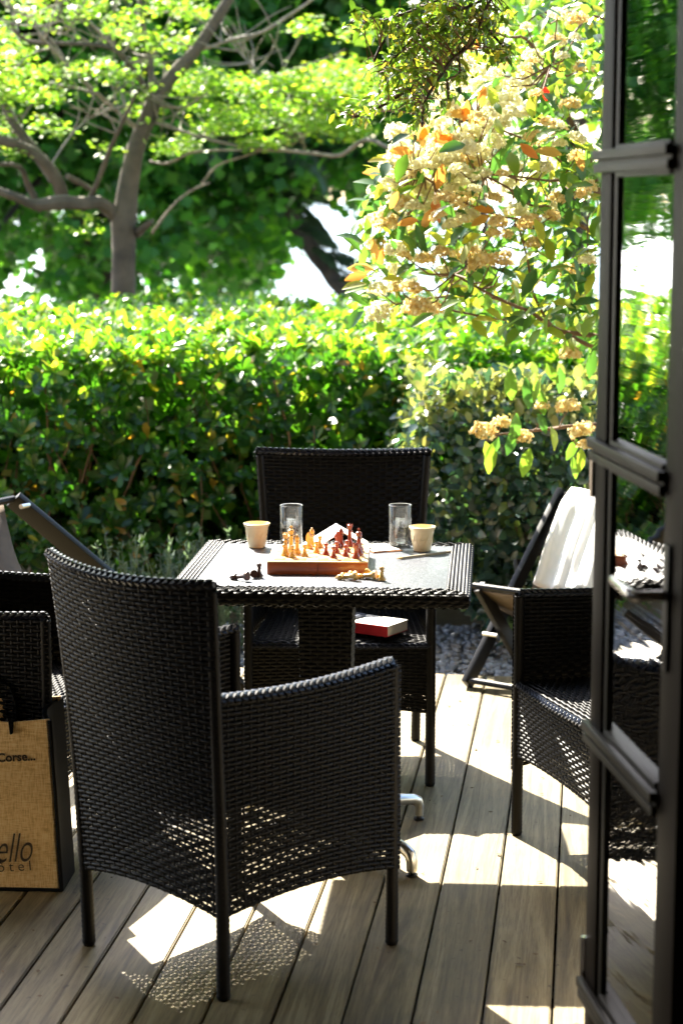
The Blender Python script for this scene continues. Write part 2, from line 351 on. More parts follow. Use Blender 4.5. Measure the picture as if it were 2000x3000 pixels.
# the deck: joists below, every board its own object
AL = R(6.97); PD = Vector((math.sin(AL), math.cos(AL), 0)); PR = Vector((math.cos(AL), -math.sin(AL), 0))
PITCHW, GAP, BT = .1440, .0055, .026
A0 = Hh(1615, 3000, 0); deck_far = 6.98; deck_near = 3.66
deck = MB()
for k in range(9):
    c = Vector((0, 0, 0)) + PD*(deck_near + .1 + k*.40); c.z = -.058
    deck.box(c, (7.6, .06, .055), axes=(PR, PD, (0,0,1)))
DK = deck.build('deck', M['bark_dark'], kind='structure', smooth=False)
off0 = A0.dot(PR)
bm = bmesh.new(); bmesh.ops.create_cube(bm, size=1)
L = deck_far-deck_near
for v in bm.verts: v.co = Vector((v.co.x*(PITCHW-GAP), v.co.y*L, v.co.z*BT))
bmesh.ops.bevel(bm, geom=[e for e in bm.edges if abs((e.verts[0].co-e.verts[1].co).y) > 1], offset=.003, segments=2, affect='EDGES')
pm = bpy.data.meshes.new('plank'); bm.to_mesh(pm); bm.free()
for k in range(-26, 20):
    o = link('plank', pm, M['deck'], DK)
    c = PR*(off0 + (k-.5)*PITCHW) + PD*((deck_near+deck_far)/2 + random.uniform(-.006,.006)); c.z = -BT/2 + random.uniform(-.001,.001)
    o.location = c; o.rotation_euler = (random.uniform(-.0003,.0003), random.uniform(-.004,.004), -AL + random.uniform(-.0006,.0006))

# house: facade with the wide opening the photograph is taken through, room behind, roof overhang
WY = 3.62
m = MB(); XL, XR, TOP = -2.1, .50, 2.36
m.box(((XL-7)/2, WY-.02, 1.6), (7+XL, .22, 3.5)); m.box(((XR+8)/2, WY-.02, 1.6), (8-XR, .22, 3.5)); m.box(((XL+XR)/2, WY-.02, (TOP+3.35)/2), (XR-XL, .22, 3.35-TOP))
m.build('house_wall', M['plaster'], kind='structure', smooth=False)
m = MB(); m.box((0, .4, -.06), (12, 6.2, .1)); m.build('room_floor', M['room'], kind='structure', smooth=False)
m = MB(); m.box((0, .4, 3.0), (12, 6.2, .1)); m.build('room_ceiling', M['room'], kind='structure', smooth=False)
m = MB(); m.box((0,-2.7,1.5),(12,.1,3)); m.box((-6,.4,1.5),(.1,6.2,3)); m.box((3.2,.4,1.5),(.1,6.2,3)); m.build('room_walls', M['room'], kind='structure', smooth=False)
m = MB(); m.box((-.5, WY+1.22, 2.80), (9, 2.5, .10)); m.build('roof_overhang', M['door_paint'], kind='structure', smooth=False)

# gravel strip behind the deck
def gravel():
    n = 9000; ico = np.array([(x,y,z) for x in (-1,1) for y in (-1,1) for z in (-1,1)], float)*.5
    fq = np.array([(0,1,3,2),(4,6,7,5),(0,4,5,1),(2,3,7,6),(0,2,6,4),(1,5,7,3)])
    p = np.stack([RNG.uniform(-1.6,2.6,n), RNG.uniform(6.9,8.25,n), np.full(n,-.100)+RNG.uniform(-.004,.012,n)], -1)
    V = np.zeros((n,8,3))
    for i in range(8):
        c = ico[i]*(1+RNG.uniform(-.35,.2,(n,3))); V[:,i] = c*np.stack([RNG.uniform(.012,.030,n)]*3,-1)*np.array([1,1,.7])
    a = RNG.uniform(0,6.28,n); ca, sa = np.cos(a)[:,None], np.sin(a)[:,None]
    X = V[:,:,0]*ca - V[:,:,1]*sa; Y = V[:,:,0]*sa + V[:,:,1]*ca; V[:,:,0], V[:,:,1] = X, Y
    V += p[:,None,:]
    F = (fq[None]+np.arange(n)[:,None,None]*8).reshape(-1,4)
    o = link('gravel', np_mesh('gravel', V.reshape(-1,3), F, smooth=False), M['stone'], kind='stuff')
    tag(o, 'loose grey gravel strip between the wooden deck and the hedge', 'gravel')
gravel()

# ================================================================== FOLIAGE helpers
def leaf_template(w1=.22, w2=.2, fold=.06, droop=.08, t1=.33, t2=.70):
    V = np.array([(0,-.012,0),(0,.012,0),(t1,-w1,fold),(t1,0,0),(t1,w1,fold),(t2,-w2,fold-droop*.5),(t2,0,-droop*.5),(t2,w2,fold-droop*.5),(1,-.02,-droop*1.3),(1,.02,-droop*1.3)], float)
    F = np.array([(0,3,2,2),(0,1,3,3),(1,4,3,3),(2,3,6,5),(3,4,7,6),(5,6,8,8),(6,9,8,8),(6,7,9,9)])
    F = np.array([(0,1,3,2),(1,4,3,3),(2,3,6,5),(3,4,7,6),(5,6,9,8),(6,7,9,9)])
    return V, F
def fix_quads(me): return me
TRI = {}
def leaf_mesh_np(name, pos, fwd, nrm, size, tpl, mat, parent=None, kind='stuff', off=None):
    V, _ = tpl; n = len(pos)
    if n == 0: return None
    fwd = fwd/np.linalg.norm(fwd,axis=1,keepdims=True)
    side = np.cross(nrm, fwd); side /= (np.linalg.norm(side,axis=1,keepdims=True)+1e-9); up = np.cross(fwd, side)
    # all-quad leaf: 3 rows x 3 columns strip (ends narrow)
    W = V; k = len(W)
    out = pos[:,None,:] + size[:,None,None]*(W[None,:,0:1]*fwd[:,None,:] + W[None,:,1:2]*side[:,None,:] + W[None,:,2:3]*up[:,None,:])
    Fq = np.array(tpl[1]); F = (Fq[None]+np.arange(n)[:,None,None]*k).reshape(-1,4)
    rn = np.repeat(RNG.random(n), len(Fq))
    if off is not None: out = out - np.array(off)
    me = np_mesh(name, out.reshape(-1,3), F, rn)
    return link(name, me, mat, parent, kind)
def quad_leaf(w1=.22, w2=.2, fold=.06, droop=.08, e0=.03, e1=.05):
    xs = (0, .33, .70, 1.0); ws = (e0, w1, w2, e1); zc = (0, 0, -droop*.5, -droop*1.4)
    V = []; F = []
    for i in range(4):
        f = fold*(ws[i]/max(w1,w2)); V += [(xs[i], -ws[i], zc[i]+f), (xs[i], 0, zc[i]), (xs[i], ws[i], zc[i]+f)]
    for i in range(3): F += [(i*3, i*3+1, i*3+4, i*3+3), (i*3+1, i*3+2, i*3+5, i*3+4)]
    return np.array(V, float), np.array(F)
def small_leaf(w=.28, droop=.1):
    return np.array([(0,0,0),(.45,-w,.05),(1,0,-droop),(.45,w,.05)], float), np.array([(0,1,2,3)])
T_OB = quad_leaf(.13, .21, .04, .10, .02, .10)        # obovate, rounded tip
T_EL = quad_leaf(.21, .19, .06, .12, .03, .03)        # elliptic pointed
T_OV = quad_leaf(.27, .23, .04, .08, .05, .05)
T_S = small_leaf(.27); T_SB = small_leaf(.42)
def rand_dirs(n):
    v = RNG.normal(size=(n,3)); return v/np.linalg.norm(v,axis=1,keepdims=True)
def leaf_objects(parent, name, pos, fwd, nrm, size, tpl, mat):
    """large leaves as parts of their own, sharing one mesh"""
    me = np_mesh(name, tpl[0], tpl[1]); me.materials.append(mat)
    off = Vector(parent.location)
    for p, f, u, s in zip(pos, fwd, nrm, size):
        f = Vector(f).normalized(); sd = Vector(u).cross(f).normalized(); up = f.cross(sd)
        o = bpy.data.objects.new(name, me); C.objects.link(o); o.parent = parent
        Mx = Matrix((f, sd, up)).transposed().to_4x4(); Mx = Matrix.Translation(Vector(p)-off) @ Mx @ Matrix.Scale(float(s), 4)
        o.matrix_basis = Mx
def rosettes(cent, axis, nl=(8,12), size=(.046,.076), tilt=(.5,1.25)):
    ps, fs, us, ss = [], [], [], []
    for c, a in zip(cent, axis):
        a = Vector(a).normalized(); t = a.orthogonal().normalized(); b = a.cross(t)
        n = random.randint(*nl); ph = random.random()*6.28; s0 = random.uniform(*size)
        for k in range(n):
            th = ph + k*2.4; ti = random.uniform(*tilt); rd = t*math.cos(th) + b*math.sin(th)
            f = a*math.cos(ti) + rd*math.sin(ti); u = a*math.sin(ti) - rd*math.cos(ti)
            ps.append(Vector(c)+rd*.006+a*random.uniform(-.02,.01)); fs.append(f); us.append(u); ss.append(s0*random.uniform(.7,1.12))
    return np.array([tuple(p) for p in ps]), np.array([tuple(p) for p in fs]), np.array([tuple(p) for p in us]), np.array(ss)

# ================================================================== HEDGE
def hedge():
    root = empty('hedge', (0, 9.3, -.11), 0, 'long clipped hedge with bright lime sunlit top and dark shaded face behind the table', 'hedge')
    X0, X1, Y0, Y1 = -3.4, 3.4, 8.30, 10.5
    def top(x, y): return 1.10 + .05*(y-Y0)/(Y1-Y0) + .05*noise.noise(Vector((x*1.1, y*1.1, 3))) + .06*noise.noise(Vector((x*3.5, y*3.5, 8))) + .03*noise.noise(Vector((x*11, y*11, 8)))
    def face(x, z): return Y0 + .10*noise.noise(Vector((x*1.6, z*2.0, 1))) + .05*noise.noise(Vector((x*5, z*5, 5))) - .28*math.exp(-((x+1.55)/.55)**2)*(1-.4*z) + .12*(z/1.1)**3
    cen, ax, near = [], [], []
    for i in range(1500):                                    # face
        x, z = random.uniform(X0, X1), random.uniform(-.02, 1.08); d = random.random()**2*.22
        cen.append((x, face(x, z)+d, z)); ax.append(Vector((random.uniform(-.6,.6), -1, random.uniform(-.1,1.2))))
    for i in range(3600):                                    # top
        x, y = random.uniform(X0, X1), Y0 + .02 + (Y1-Y0)*random.random()**.9; z = top(x, y) - random.random()**2*.14
        cen.append((x, y, z)); ax.append(Vector((random.uniform(-.5,.5), random.uniform(-.6,.3), 1.1)))
    for i in range(500):
        x, z = random.uniform(X0, X1), random.uniform(0, 1.05); cen.append((x, Y1-random.random()*.15, z)); ax.append(Vector((random.uniform(-.5,.5), 1, .5)))
    p, f, u, s = rosettes(cen, ax)
    # the leaves that show largest: on the face within the frame
    vis = (np.abs(p[:,0]) < 1.45) & (p[:,1] < 8.36) & (p[:,2] > .1) & (s > .058)
    idx = np.where(vis)[0]; RNG.shuffle(idx); idx = idx[:290]
    mask = np.ones(len(p), bool); mask[idx] = False
    leaf_objects(root, 'leaf', p[idx], f[idx], u[idx], s[idx]*1.02, T_OB, M['leaf_hedge'])
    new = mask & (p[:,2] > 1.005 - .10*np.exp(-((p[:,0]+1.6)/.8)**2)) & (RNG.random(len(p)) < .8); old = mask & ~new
    leaf_mesh_np('foliage', p[old], f[old], u[old], s[old], T_OB, M['leaf_hedge'], root, off=root.location)
    o = leaf_mesh_np('young_lit_foliage', p[new], f[new], u[new], s[new], T_OB, M['leaf_new_lit'], root, off=root.location); o['label'] = 'lime young leaves along the top, sunlight put into their colour'
    # inner leaves
    n = 34000; ip = np.stack([RNG.uniform(X0,X1,n), RNG.uniform(Y0+.12,Y1-.1,n), 1.02*RNG.random(n)**.7], -1)
    leaf_mesh_np('inner_foliage', ip, rand_dirs(n), rand_dirs(n), RNG.uniform(.06,.095,n), T_SB, M['leaf_hedge'], root, off=root.location)
    m = MB(); m.box((0, (Y0+Y1)/2+.16, .36), (X1-X0-.3, Y1-Y0-1.0, .60)); m.build('sun_block_core', M['core'], root, smooth=False)  # plain dark box added inside the hedge to stop sun coming through
    m = MB()
    for i in range(170):
        x = random.uniform(X0, X1); y = Y0 + random.uniform(.05,.3); q = Vector((x, y, random.uniform(-.1,.5))); pts = [q.copy()]
        d = Vector((random.uniform(-.5,.5), random.uniform(-.25,.1), 1)).normalized()
        for k in range(5): q = q + d*random.uniform(.06,.14); d = (d + Vector((random.uniform(-.3,.3), random.uniform(-.2,.2), .1))).normalized(); pts.append(q.copy())
        m.tube(pts, [.006,.006,.005,.004,.003,.002], 5)
    m.build('twigs', M['twig'], root, kind='stuff')
hedge()

def round_shrub():
    root = empty('clipped_shrub', (1.2, 8.0, -.11), 0, 'dense rounded shrub with dark blue-green leaves in front of the hedge, right of the chairs', 'shrub')
    X0, X1, Y0, Y1 = .33, 2.5, 7.52, 8.6; H = 1.00
    cen, nr = [], []
    cx, cy = (X0+X1)/2, (Y0+Y1)/2
    def surf(x, z): return Y0 + .08*noise.noise(Vector((x*2.5, z*2.5, 11))) + .18*max(0, 1-z/.5)
    def left(y, z): return X0 - .02 - .10*math.sin(math.pi*min(1, max(0, z))) + .30*max(0, (.62-z)/.62)**1.0 + .06*noise.noise(Vector((y*3, z*4, 2)))
    for i in range(9000):
        r = random.random()
        if r < .45:
            z = random.uniform(-.02, H); x = random.uniform(left(Y0, z), X1); d = random.random()**2*.16; cen.append((x, surf(x,z)+d, z)); nr.append((random.uniform(-.4,.4), -1, .35))
        elif r < .65:
            z = random.uniform(-.02, H); y = random.uniform(Y0, Y1); d = random.random()**2*.16; cen.append((left(y,z)+d, y, z)); nr.append((-1, random.uniform(-.4,.4), .35))
        else:
            x, y = random.uniform(X0-.05, X1), random.uniform(Y0, Y1); z = H - .03 + .08*noise.noise(Vector((x*2.2,y*2.2,0))) + .05*noise.noise(Vector((x*7,y*7,0))) - random.random()**2*.14
            cen.append((x, y, z)); nr.append((random.uniform(-.4,.4), random.uniform(-.4,.4), 1))
    p = np.array(cen); u = np.array(nr) + RNG.normal(size=(len(cen),3))*.45
    f = RNG.normal(size=(len(cen),3))*.7 + np.array([-.2,-.35,-.45]); up = p[:,2] > H-.1; f[up] += np.array([0,-.1,.9])
    s = RNG.uniform(.042,.070,len(cen))
    vis = np.where((p[:,0] < 1.05) & (p[:,1] < 7.85) & (p[:,2] > .1) & (s > .056))[0]; RNG.shuffle(vis); vis = vis[:280]; mask = np.ones(len(p), bool); mask[vis] = False
    leaf_objects(root, 'leaf', p[vis], f[vis], u[vis], s[vis], T_OV, M['leaf_shrub'])
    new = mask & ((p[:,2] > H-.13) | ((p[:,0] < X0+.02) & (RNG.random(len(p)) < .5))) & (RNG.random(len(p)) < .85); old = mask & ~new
    leaf_mesh_np('foliage', p[old], f[old], u[old], s[old], T_OV, M['leaf_shrub'], root, off=root.location)
    leaf_mesh_np('young_lit_foliage', p[new], f[new], u[new], s[new], T_OV, M['leaf_young_lit'], root, off=root.location)
    n = 6000; ip = np.stack([RNG.uniform(X0+.12,X1,n), RNG.uniform(Y0+.1,Y1-.1,n), RNG.uniform(.08,.92,n)], -1)
    leaf_mesh_np('inner_foliage', ip, rand_dirs(n), rand_dirs(n), RNG.uniform(.04,.06,n), T_SB, M['leaf_shrub'], root, off=root.location)
    m = MB()
    for i in range(90):
        q = Vector((random.uniform(.75, 2.2), random.uniform(7.7, 8.4), -.11)); d = Vector((random.uniform(-.5,.5), random.uniform(-.3,.3), 1)).normalized(); pts = [q.copy()]
        for k in range(6): q = q + d*.15; d = (d + Vector((random.uniform(-.25,.2), random.uniform(-.2,.2), .1))).normalized(); pts.append(q.copy())
        m.tube(pts, [.010,.009,.008,.006,.004,.003,.002], 5)
    m.build('stems', M['twig'], root, kind='stuff')
round_shrub()

def lavender(px, py, label):
    b = P(px, py, 7.72); b.z = -.11; root = empty('grey_leaved_plant', b, 0, label, 'plant', 'grey-green wispy plants at the foot of the hedge')
    m = MB(); ps, fs = [], []
    for i in range(46):
        q = b + Vector((random.uniform(-.16,.16), random.uniform(-.08,.08), 0)); d = Vector((random.uniform(-.5,.5), random.uniform(-.4,.3), 1.2)).normalized(); pts = [q.copy()]; n = random.randint(5,9)
        for k in range(n):
            q = q + d*.055; d = (d + Vector((random.uniform(-.12,.12), random.uniform(-.12,.12), .05))).normalized(); pts.append(q.copy())
            for j in range(5): ps.append(tuple(q + Vector((random.uniform(-.006,.006), random.uniform(-.006,.006), random.uniform(-.03,.03))))); fs.append((random.uniform(-1,1), random.uniform(-1,1), random.uniform(.2,1.4)))
        m.tube(pts, [.0022]*len(pts), 4)
    m.build('stems', M['leaf_grey'], root, kind='stuff')
    n = len(ps); leaf_mesh_np('foliage', np.array(ps), np.array(fs), rand_dirs(n), RNG.uniform(.02,.035,n), small_leaf(.12), M['leaf_grey'], root, off=root.location)
lavender(430, 1800, 'wispy grey-green plant at the hedge foot, left of the table and widest in view')
lavender(620, 1790, 'wispy grey-green plant at the hedge foot just left of the table corner')
lavender(960, 1775, 'wispy grey-green plant mostly hidden behind the chair on the far side of the table')

# ================================================================== TREES
def c1(x, y): return (x/1.568, y/1.568)
def c2(x, y): return (1000 + x/1.568, y/1.568)
def c4(x, y): return (1000 + x/1.568, 1000 + y/1.568)
def smooth_path(pts, k=3):
    out = []
    n = len(pts)
    for i in range(n-1):
        p0, p1, p2, p3 = pts[max(i-1,0)], pts[i], pts[i+1], pts[min(i+2,n-1)]
        for j in range(k):
            t = j/k; out.append(tuple(.5*((2*b)+(c-a)*t+(2*a-5*b+4*c-d)*t*t+(-a+3*b-3*c+d)*t**3) for a,b,c,d in zip(p0,p1,p2,p3)))
    out.append(tuple(pts[-1])); return out
def branch(m, conv, pts, Y0, dY=0.0, n=8, wsc=1.0):
    L = smooth_path(pts, 3); out, rad = [], []
    for i, (x, y, w_) in enumerate(L):
        Y = Y0 + dY*i/(len(L)-1) + .06*noise.noise(Vector((x*.01, y*.01, 4)))
        out.append(P(*conv(x, y), Y)); rad.append(max(.004, w_*wsc/1.568/FPX*Y/2))
    m.tube(out, rad, n, wob=.16); return out
def young_tree():
    TY = 12.0; base = P(*c1(565, 1500), TY); base.z = -.11
    root = empty('young_tree', base, 0, 'forked grey-barked tree with sparse lime spring leaves standing behind the hedge', 'tree')
    t = MB(); tr = smooth_path([(565,1470,108),(568,1200,108),(572,1030,118),(580,940,105),(600,800,88),(625,680,82),(680,540,76),(720,440,70),(800,340,62),(900,230,55),(1000,80,50),(1080,-60,44),(1150,-260,30)], 3)
    pts = [base] + [P(*c1(x,y), TY) for x,y,w_ in tr]; rad = [.50*.26] + [w_/1.568/FPX*TY/2 for x,y,w_ in tr]
    t.tube(pts, rad, 14, wob=.14); t.build('trunk', M['bark'], root)
    limbs = [([(550,1010,80),(500,960,82),(450,930,78),(380,935,75),(270,930,84),(160,940,60),(60,900,50),(-60,860,45),(-220,800,30)], -.5),
     ([(290,940,84),(265,830,75),(180,720,65),(60,660,60),(-60,620,55),(-200,500,35)], -.3), ([(250,830,60),(150,680,60),(60,560,55),(0,420,45),(-60,250,30)], .4),
     ([(400,930,34),(440,860,30),(500,700,28),(560,570,22),(640,400,16)], -.6), ([(430,880,26),(380,845,34),(310,810,36)], -.2),
     ([(190,965,40),(130,850,35),(90,765,28),(-20,755,22)], -.3), ([(700,450,42),(620,330,36),(560,250,30),(470,210,28),(330,200,25),(130,190,22),(50,110,16)], -.5),
     ([(700,430,36),(690,250,32),(650,80,30),(640,-60,26)], .3), ([(610,320,28),(490,180,26),(390,80,24),(340,-30,20)], .5),
     ([(650,600,20),(560,530,22),(450,430,24),(340,330,24),(240,220,18),(180,150,10)], -.6), ([(660,480,12),(560,490,13),(420,540,12),(320,630,12),(240,750,11)], -.7),
     ([(930,230,20),(1070,180,20),(1200,150,20),(1330,70,18),(1460,-20,14)], -.3), ([(700,560,17),(830,600,17),(960,640,18),(1150,680,20),(1300,690,22),(1450,705,22),(1568,712,24),(1680,640,26),(1810,690,20),(1950,720,14)], -.9),
     ([(690,740,14),(770,750,16),(880,700,18),(1000,690,14),(1110,690,11)], -.5), ([(630,1070,62),(670,1040,40),(700,1015,30)], -.2),
     ([(700,1070,18),(780,960,14),(870,880,14),(960,840,14)], -.3), ([(925,845,13),(1000,760,12),(1100,725,12),(1200,690,9)], -.3),
     ([(740,490,12),(850,490,12),(950,430,9)], -.4), ([(1060,190,10),(1120,260,10),(1200,350,9),(1320,430,8),(1500,500,6)], -.3), ([(1250,690,12),(1350,660,12),(1400,600,10),(1430,520,8)], -.2),
     ([(1400,690,14),(1380,620,12),(1300,590,9),(1180,580,7)], .2), ([(240,220,14),(140,250,10),(60,330,8)], -.2), ([(230,380,14),(330,400,12),(430,420,12)], -.3), ([(100,550,12),(160,460,11),(240,380,9)], .2),
     ([(350,80,9),(280,160,9),(60,40,9)], .2), ([(460,110,12),(520,50,10),(560,-10,8)], .2), ([(90,190,12),(70,90,10),(20,0,9)], .3), ([(460,20,9),(300,90,9),(180,120,8),(60,110,8)], .2),
     ([(1040,120,7),(1120,250,7),(1160,340,6)], .2), ([(1240,160,7),(1290,260,8),(1300,330,6)], 0), ([(780,430,12),(700,330,10),(740,180,9),(800,50,8)], .3)]
    allpts = []
    for pl, dy in limbs:
        m = MB(); q = branch(m, c1, pl, TY, dy, 8, .82); m.build('branch', M['bark'] if max(p_[2] for p_ in pl) > 26 else M['bark_lit'], root); allpts += q
    # fine twigs
    m = MB()
    for i in range(250):
        q = Vector(random.choice(allpts)); d = Vector((random.uniform(-1,1), random.uniform(-.5,.5), random.uniform(-.2,1))).normalized(); pts = [q.copy()]
        if q.z < 2.0: continue
        for k in range(5): q = q + d*random.uniform(.04,.10); d = (d + Vector((random.uniform(-.35,.35), random.uniform(-.2,.2), .06))).normalized(); pts.append(q.copy())
        m.tube(pts, [.006,.005,.004,.0035,.003,.002], 4)
    m.build('twigs', M['bark_lit'], root, kind='stuff')
    pads = [(900,380,110,55),(1000,400,90,45),(1150,400,110,60),(1350,370,130,55),(1480,440,120,60),(960,490,90,35),(1100,560,170,38),(1000,590,110,30),(1250,500,160,50),(1450,560,130,50),(1220,645,90,26),(1180,670,60,22),(820,660,80,28),(790,690,50,22),
            (1540,330,110,50),(1600,600,100,50),(1650,430,120,90),(1620,330,80,60),(100,380,120,80),(260,330,130,50),(60,250,90,70),(200,440,120,40),(560,350,90,50),(470,290,80,40),(580,150,100,50),(700,190,80,50),(830,190,90,55),
            (590,80,60,45),(260,600,45,30),(480,685,35,22),(40,600,70,70),(20,420,70,80),(1400,140,60,22),(40,170,60,60),(650,420,50,40),(620,500,60,40),(380,60,100,50),(900,60,90,60),(760,30,70,50),(150,60,100,50),(700,290,40,30),(200,560,40,40),(60,700,50,24),(380,990,26,18),(390,1060,30,30),(930,340,50,25),
            (1420,100,60,30),(1650,150,90,50),(-100,300,120,100),(-120,600,100,80),(300,-60,200,60),(700,-80,200,70),(1050,-90,160,60)]
    ps = []
    for x, y, rx, ry in pads:
        Yc = TY + random.uniform(-.5, .8); n = int(rx*ry*.014*(1.7 if y>300 and x>780 else .68)) + 5
        for k in range(n):
            a = random.gauss(0,.48)*rx; b = random.gauss(0,.48)*ry; b = b - .18*abs(a)*0
            q = P(*c1(x+a, y+b+.0012*a*a), Yc + random.gauss(0,.22)); ps.append(tuple(q))
    ps = np.array(ps); rep = 3; pp = np.repeat(ps, rep, 0) + RNG.normal(size=(len(ps)*rep,3))*np.array([.05,.05,.012]); n = len(pp)
    fw = RNG.normal(size=(n,3))*np.array([1,1,.25]); nn = np.array([0,0,1.0]) + RNG.normal(size=(n,3))*.35
    leaf_mesh_np('crown', pp, fw, nn, RNG.uniform(.026,.052,n), T_SB, M['leaf_lime'], root, off=root.location)
young_tree()

def inpoly(x, y, poly):
    c = False; j = len(poly)-1
    for i in range(len(poly)):
        xi, yi = poly[i]; xj, yj = poly[j]
        if (yi > y) != (yj > y) and x < (xj-xi)*(y-yi)/(yj-yi)+xi: c = not c
        j = i
    return c
def broad_tree(name, cx, cy, bx, label, pts_fn, n, group, seed):
    rnd = random.Random(seed)
    root = empty(name, (bx, cy, -.11), 0, label, 'tree', group)
    ps = []
    tries = 0
    while len(ps) < n and tries < n*60:
        tries += 1
        q = pts_fn(rnd)
        if q is not None: ps.append(tuple(q))
    ps = np.array(ps); k = 7; m_ = len(ps)
    pp = np.repeat(ps, k, 0) + RNG.normal(size=(m_*k,3))*np.array([.13,.13,.07]); nn = len(pp)
    fw = RNG.normal(size=(nn,3)) + np.array([0,-.3,-.3]); un = np.array([0,-.25,1.0]) + RNG.normal(size=(nn,3))*.5
    leaf_mesh_np('crown', pp, fw, un, RNG.uniform(.09,.155,nn), small_leaf(.46, .15), M['leaf_dark'], root, off=root.location)
    t = MB(); t.tube([(bx,cy,-.8),(bx+.05,cy,1.0),(bx-.05,cy+.1,2.4),(cx,cy,4.2),(cx,cy,6)], [.26,.2,.17,.12,.06], 12, wob=.2); t.build('trunk', M['bark_dark'], root)
    sel = [ps[i] for i in RNG.choice(m_, 46)]
    m = MB()
    for s in sel:
        st = Vector((bx, cy, rnd.uniform(1.6,3.8))); e = Vector(s); md = (st+e)/2 + Vector((0,0,.3)); m.tube([st, md, e], [.06,.035,.012], 6, wob=.1)
    m.build('branches', M['bark_dark'], root, kind='stuff')
HOLES = [[(885,612),(975,608),(1005,680),(1045,800),(1015,835),(940,740),(893,660)], [(805,775),(850,735),(895,790),(930,872),(800,872),(792,820)], [(925,760),(960,790),(1010,872),(950,872)]]
def low_edge(px):    # lowest foliage row in the photo, by column
    xs = [-1400,-250,-120,0,120,200,330,420,560,700,790,830,900,1000,1100,1300,1700,2600]
    ys = [ 660, 670,840,835,830,900,850,860,830,850,800, 620, 560,560,560,640,700, 800]
    return float(np.interp(px, xs, ys))
def mass(rnd, x0, x1, y0, y1, Y0, Y1, thr):
    px, py, Y = rnd.uniform(x0,x1), rnd.uniform(y0,y1), rnd.uniform(Y0,Y1)
    le = low_edge(px)
    if any(inpoly(px, py, h) for h in HOLES): return None
    v = noise.noise(Vector((px*.0085, py*.0085, Y*.35))) + .45*noise.noise(Vector((px*.024, py*.024, Y*.5)))
    if py > le - 150:
        t = (py-(le-150))/150; thr = thr + t*.42
        if py > le + 60: return None
    if v < thr: return None
    return P(px, py, Y)
broad_tree('broadleaf_tree', -2.6, 17.5, -2.2, 'big dark-green leafy tree filling the upper left background', lambda r: mass(r, -1500, 620, -420, 930, 15.5, 19.5, -.28), 5200, 'tall leafy trees beyond the hedge', 3)
broad_tree('broadleaf_tree', .3, 19, 1.2, 'big dark-green leafy tree in the background above the palm fronds', lambda r: mass(r, 480, 1300, -420, 930, 16.5, 20.5, -.30), 3600, 'tall leafy trees beyond the hedge', 4)
broad_tree('broadleaf_tree', 4, 20, 4.2, 'leafy tree in the background at right, mostly hidden by flowering branches', lambda r: mass(r, 1250, 3000, -420, 800, 17.5, 22.5, .24), 1000, 'tall leafy trees beyond the hedge', 5)

def slim_trunk_tree():
    b = P(1700, 1000, 11.4); b.z = -.11
    root = empty('slim_tree', b, 0, 'dark tree trunk rising behind the flowering bush, close to the glass door', 'tree')
    m = MB(); L = [(1692,1010,60),(1694,900,60),(1698,780,58),(1690,640,60),(1680,560,56),(1662,440,50),(1650,330,42),(1640,200,34),(1650,60,26),(1640,-80,18)]
    m.tube([b]+[P(x,y,11.4) for x,y,w_ in L], [.07]+[w_/FPX*11.4/2 for x,y,w_ in L], 10, wob=.2); m.build('trunk', M['bark_dark'], root)
    m = MB()
    m.tube([P(1690,620,11.4),P(1640,600,11.4),P(1560,600,11.3),P(1500,560,11.2)], [.05,.04,.03,.015], 8, wob=.2); m.build('branch', M['bark_dark'], root)
    m = MB()
    m.tube([P(1655,330,11.4),P(1720,230,11.3),P(1800,90,11.2)], [.035,.025,.015], 8, wob=.2); m.build('branch', M['bark_dark'], root)
    n = 1500; px = RNG.normal(1680, 190, n); py = RNG.normal(40, 150, n); ps = np.array([tuple(P(a,b_,11.3+random.uniform(-.6,.6))) for a,b_ in zip(px,py)])
    leaf_mesh_np('crown', ps, rand_dirs(n), rand_dirs(n)+np.array([0,0,.8]), RNG.uniform(.05,.09,n), T_SB, M['leaf_lime'], root, off=root.location)
slim_trunk_tree()

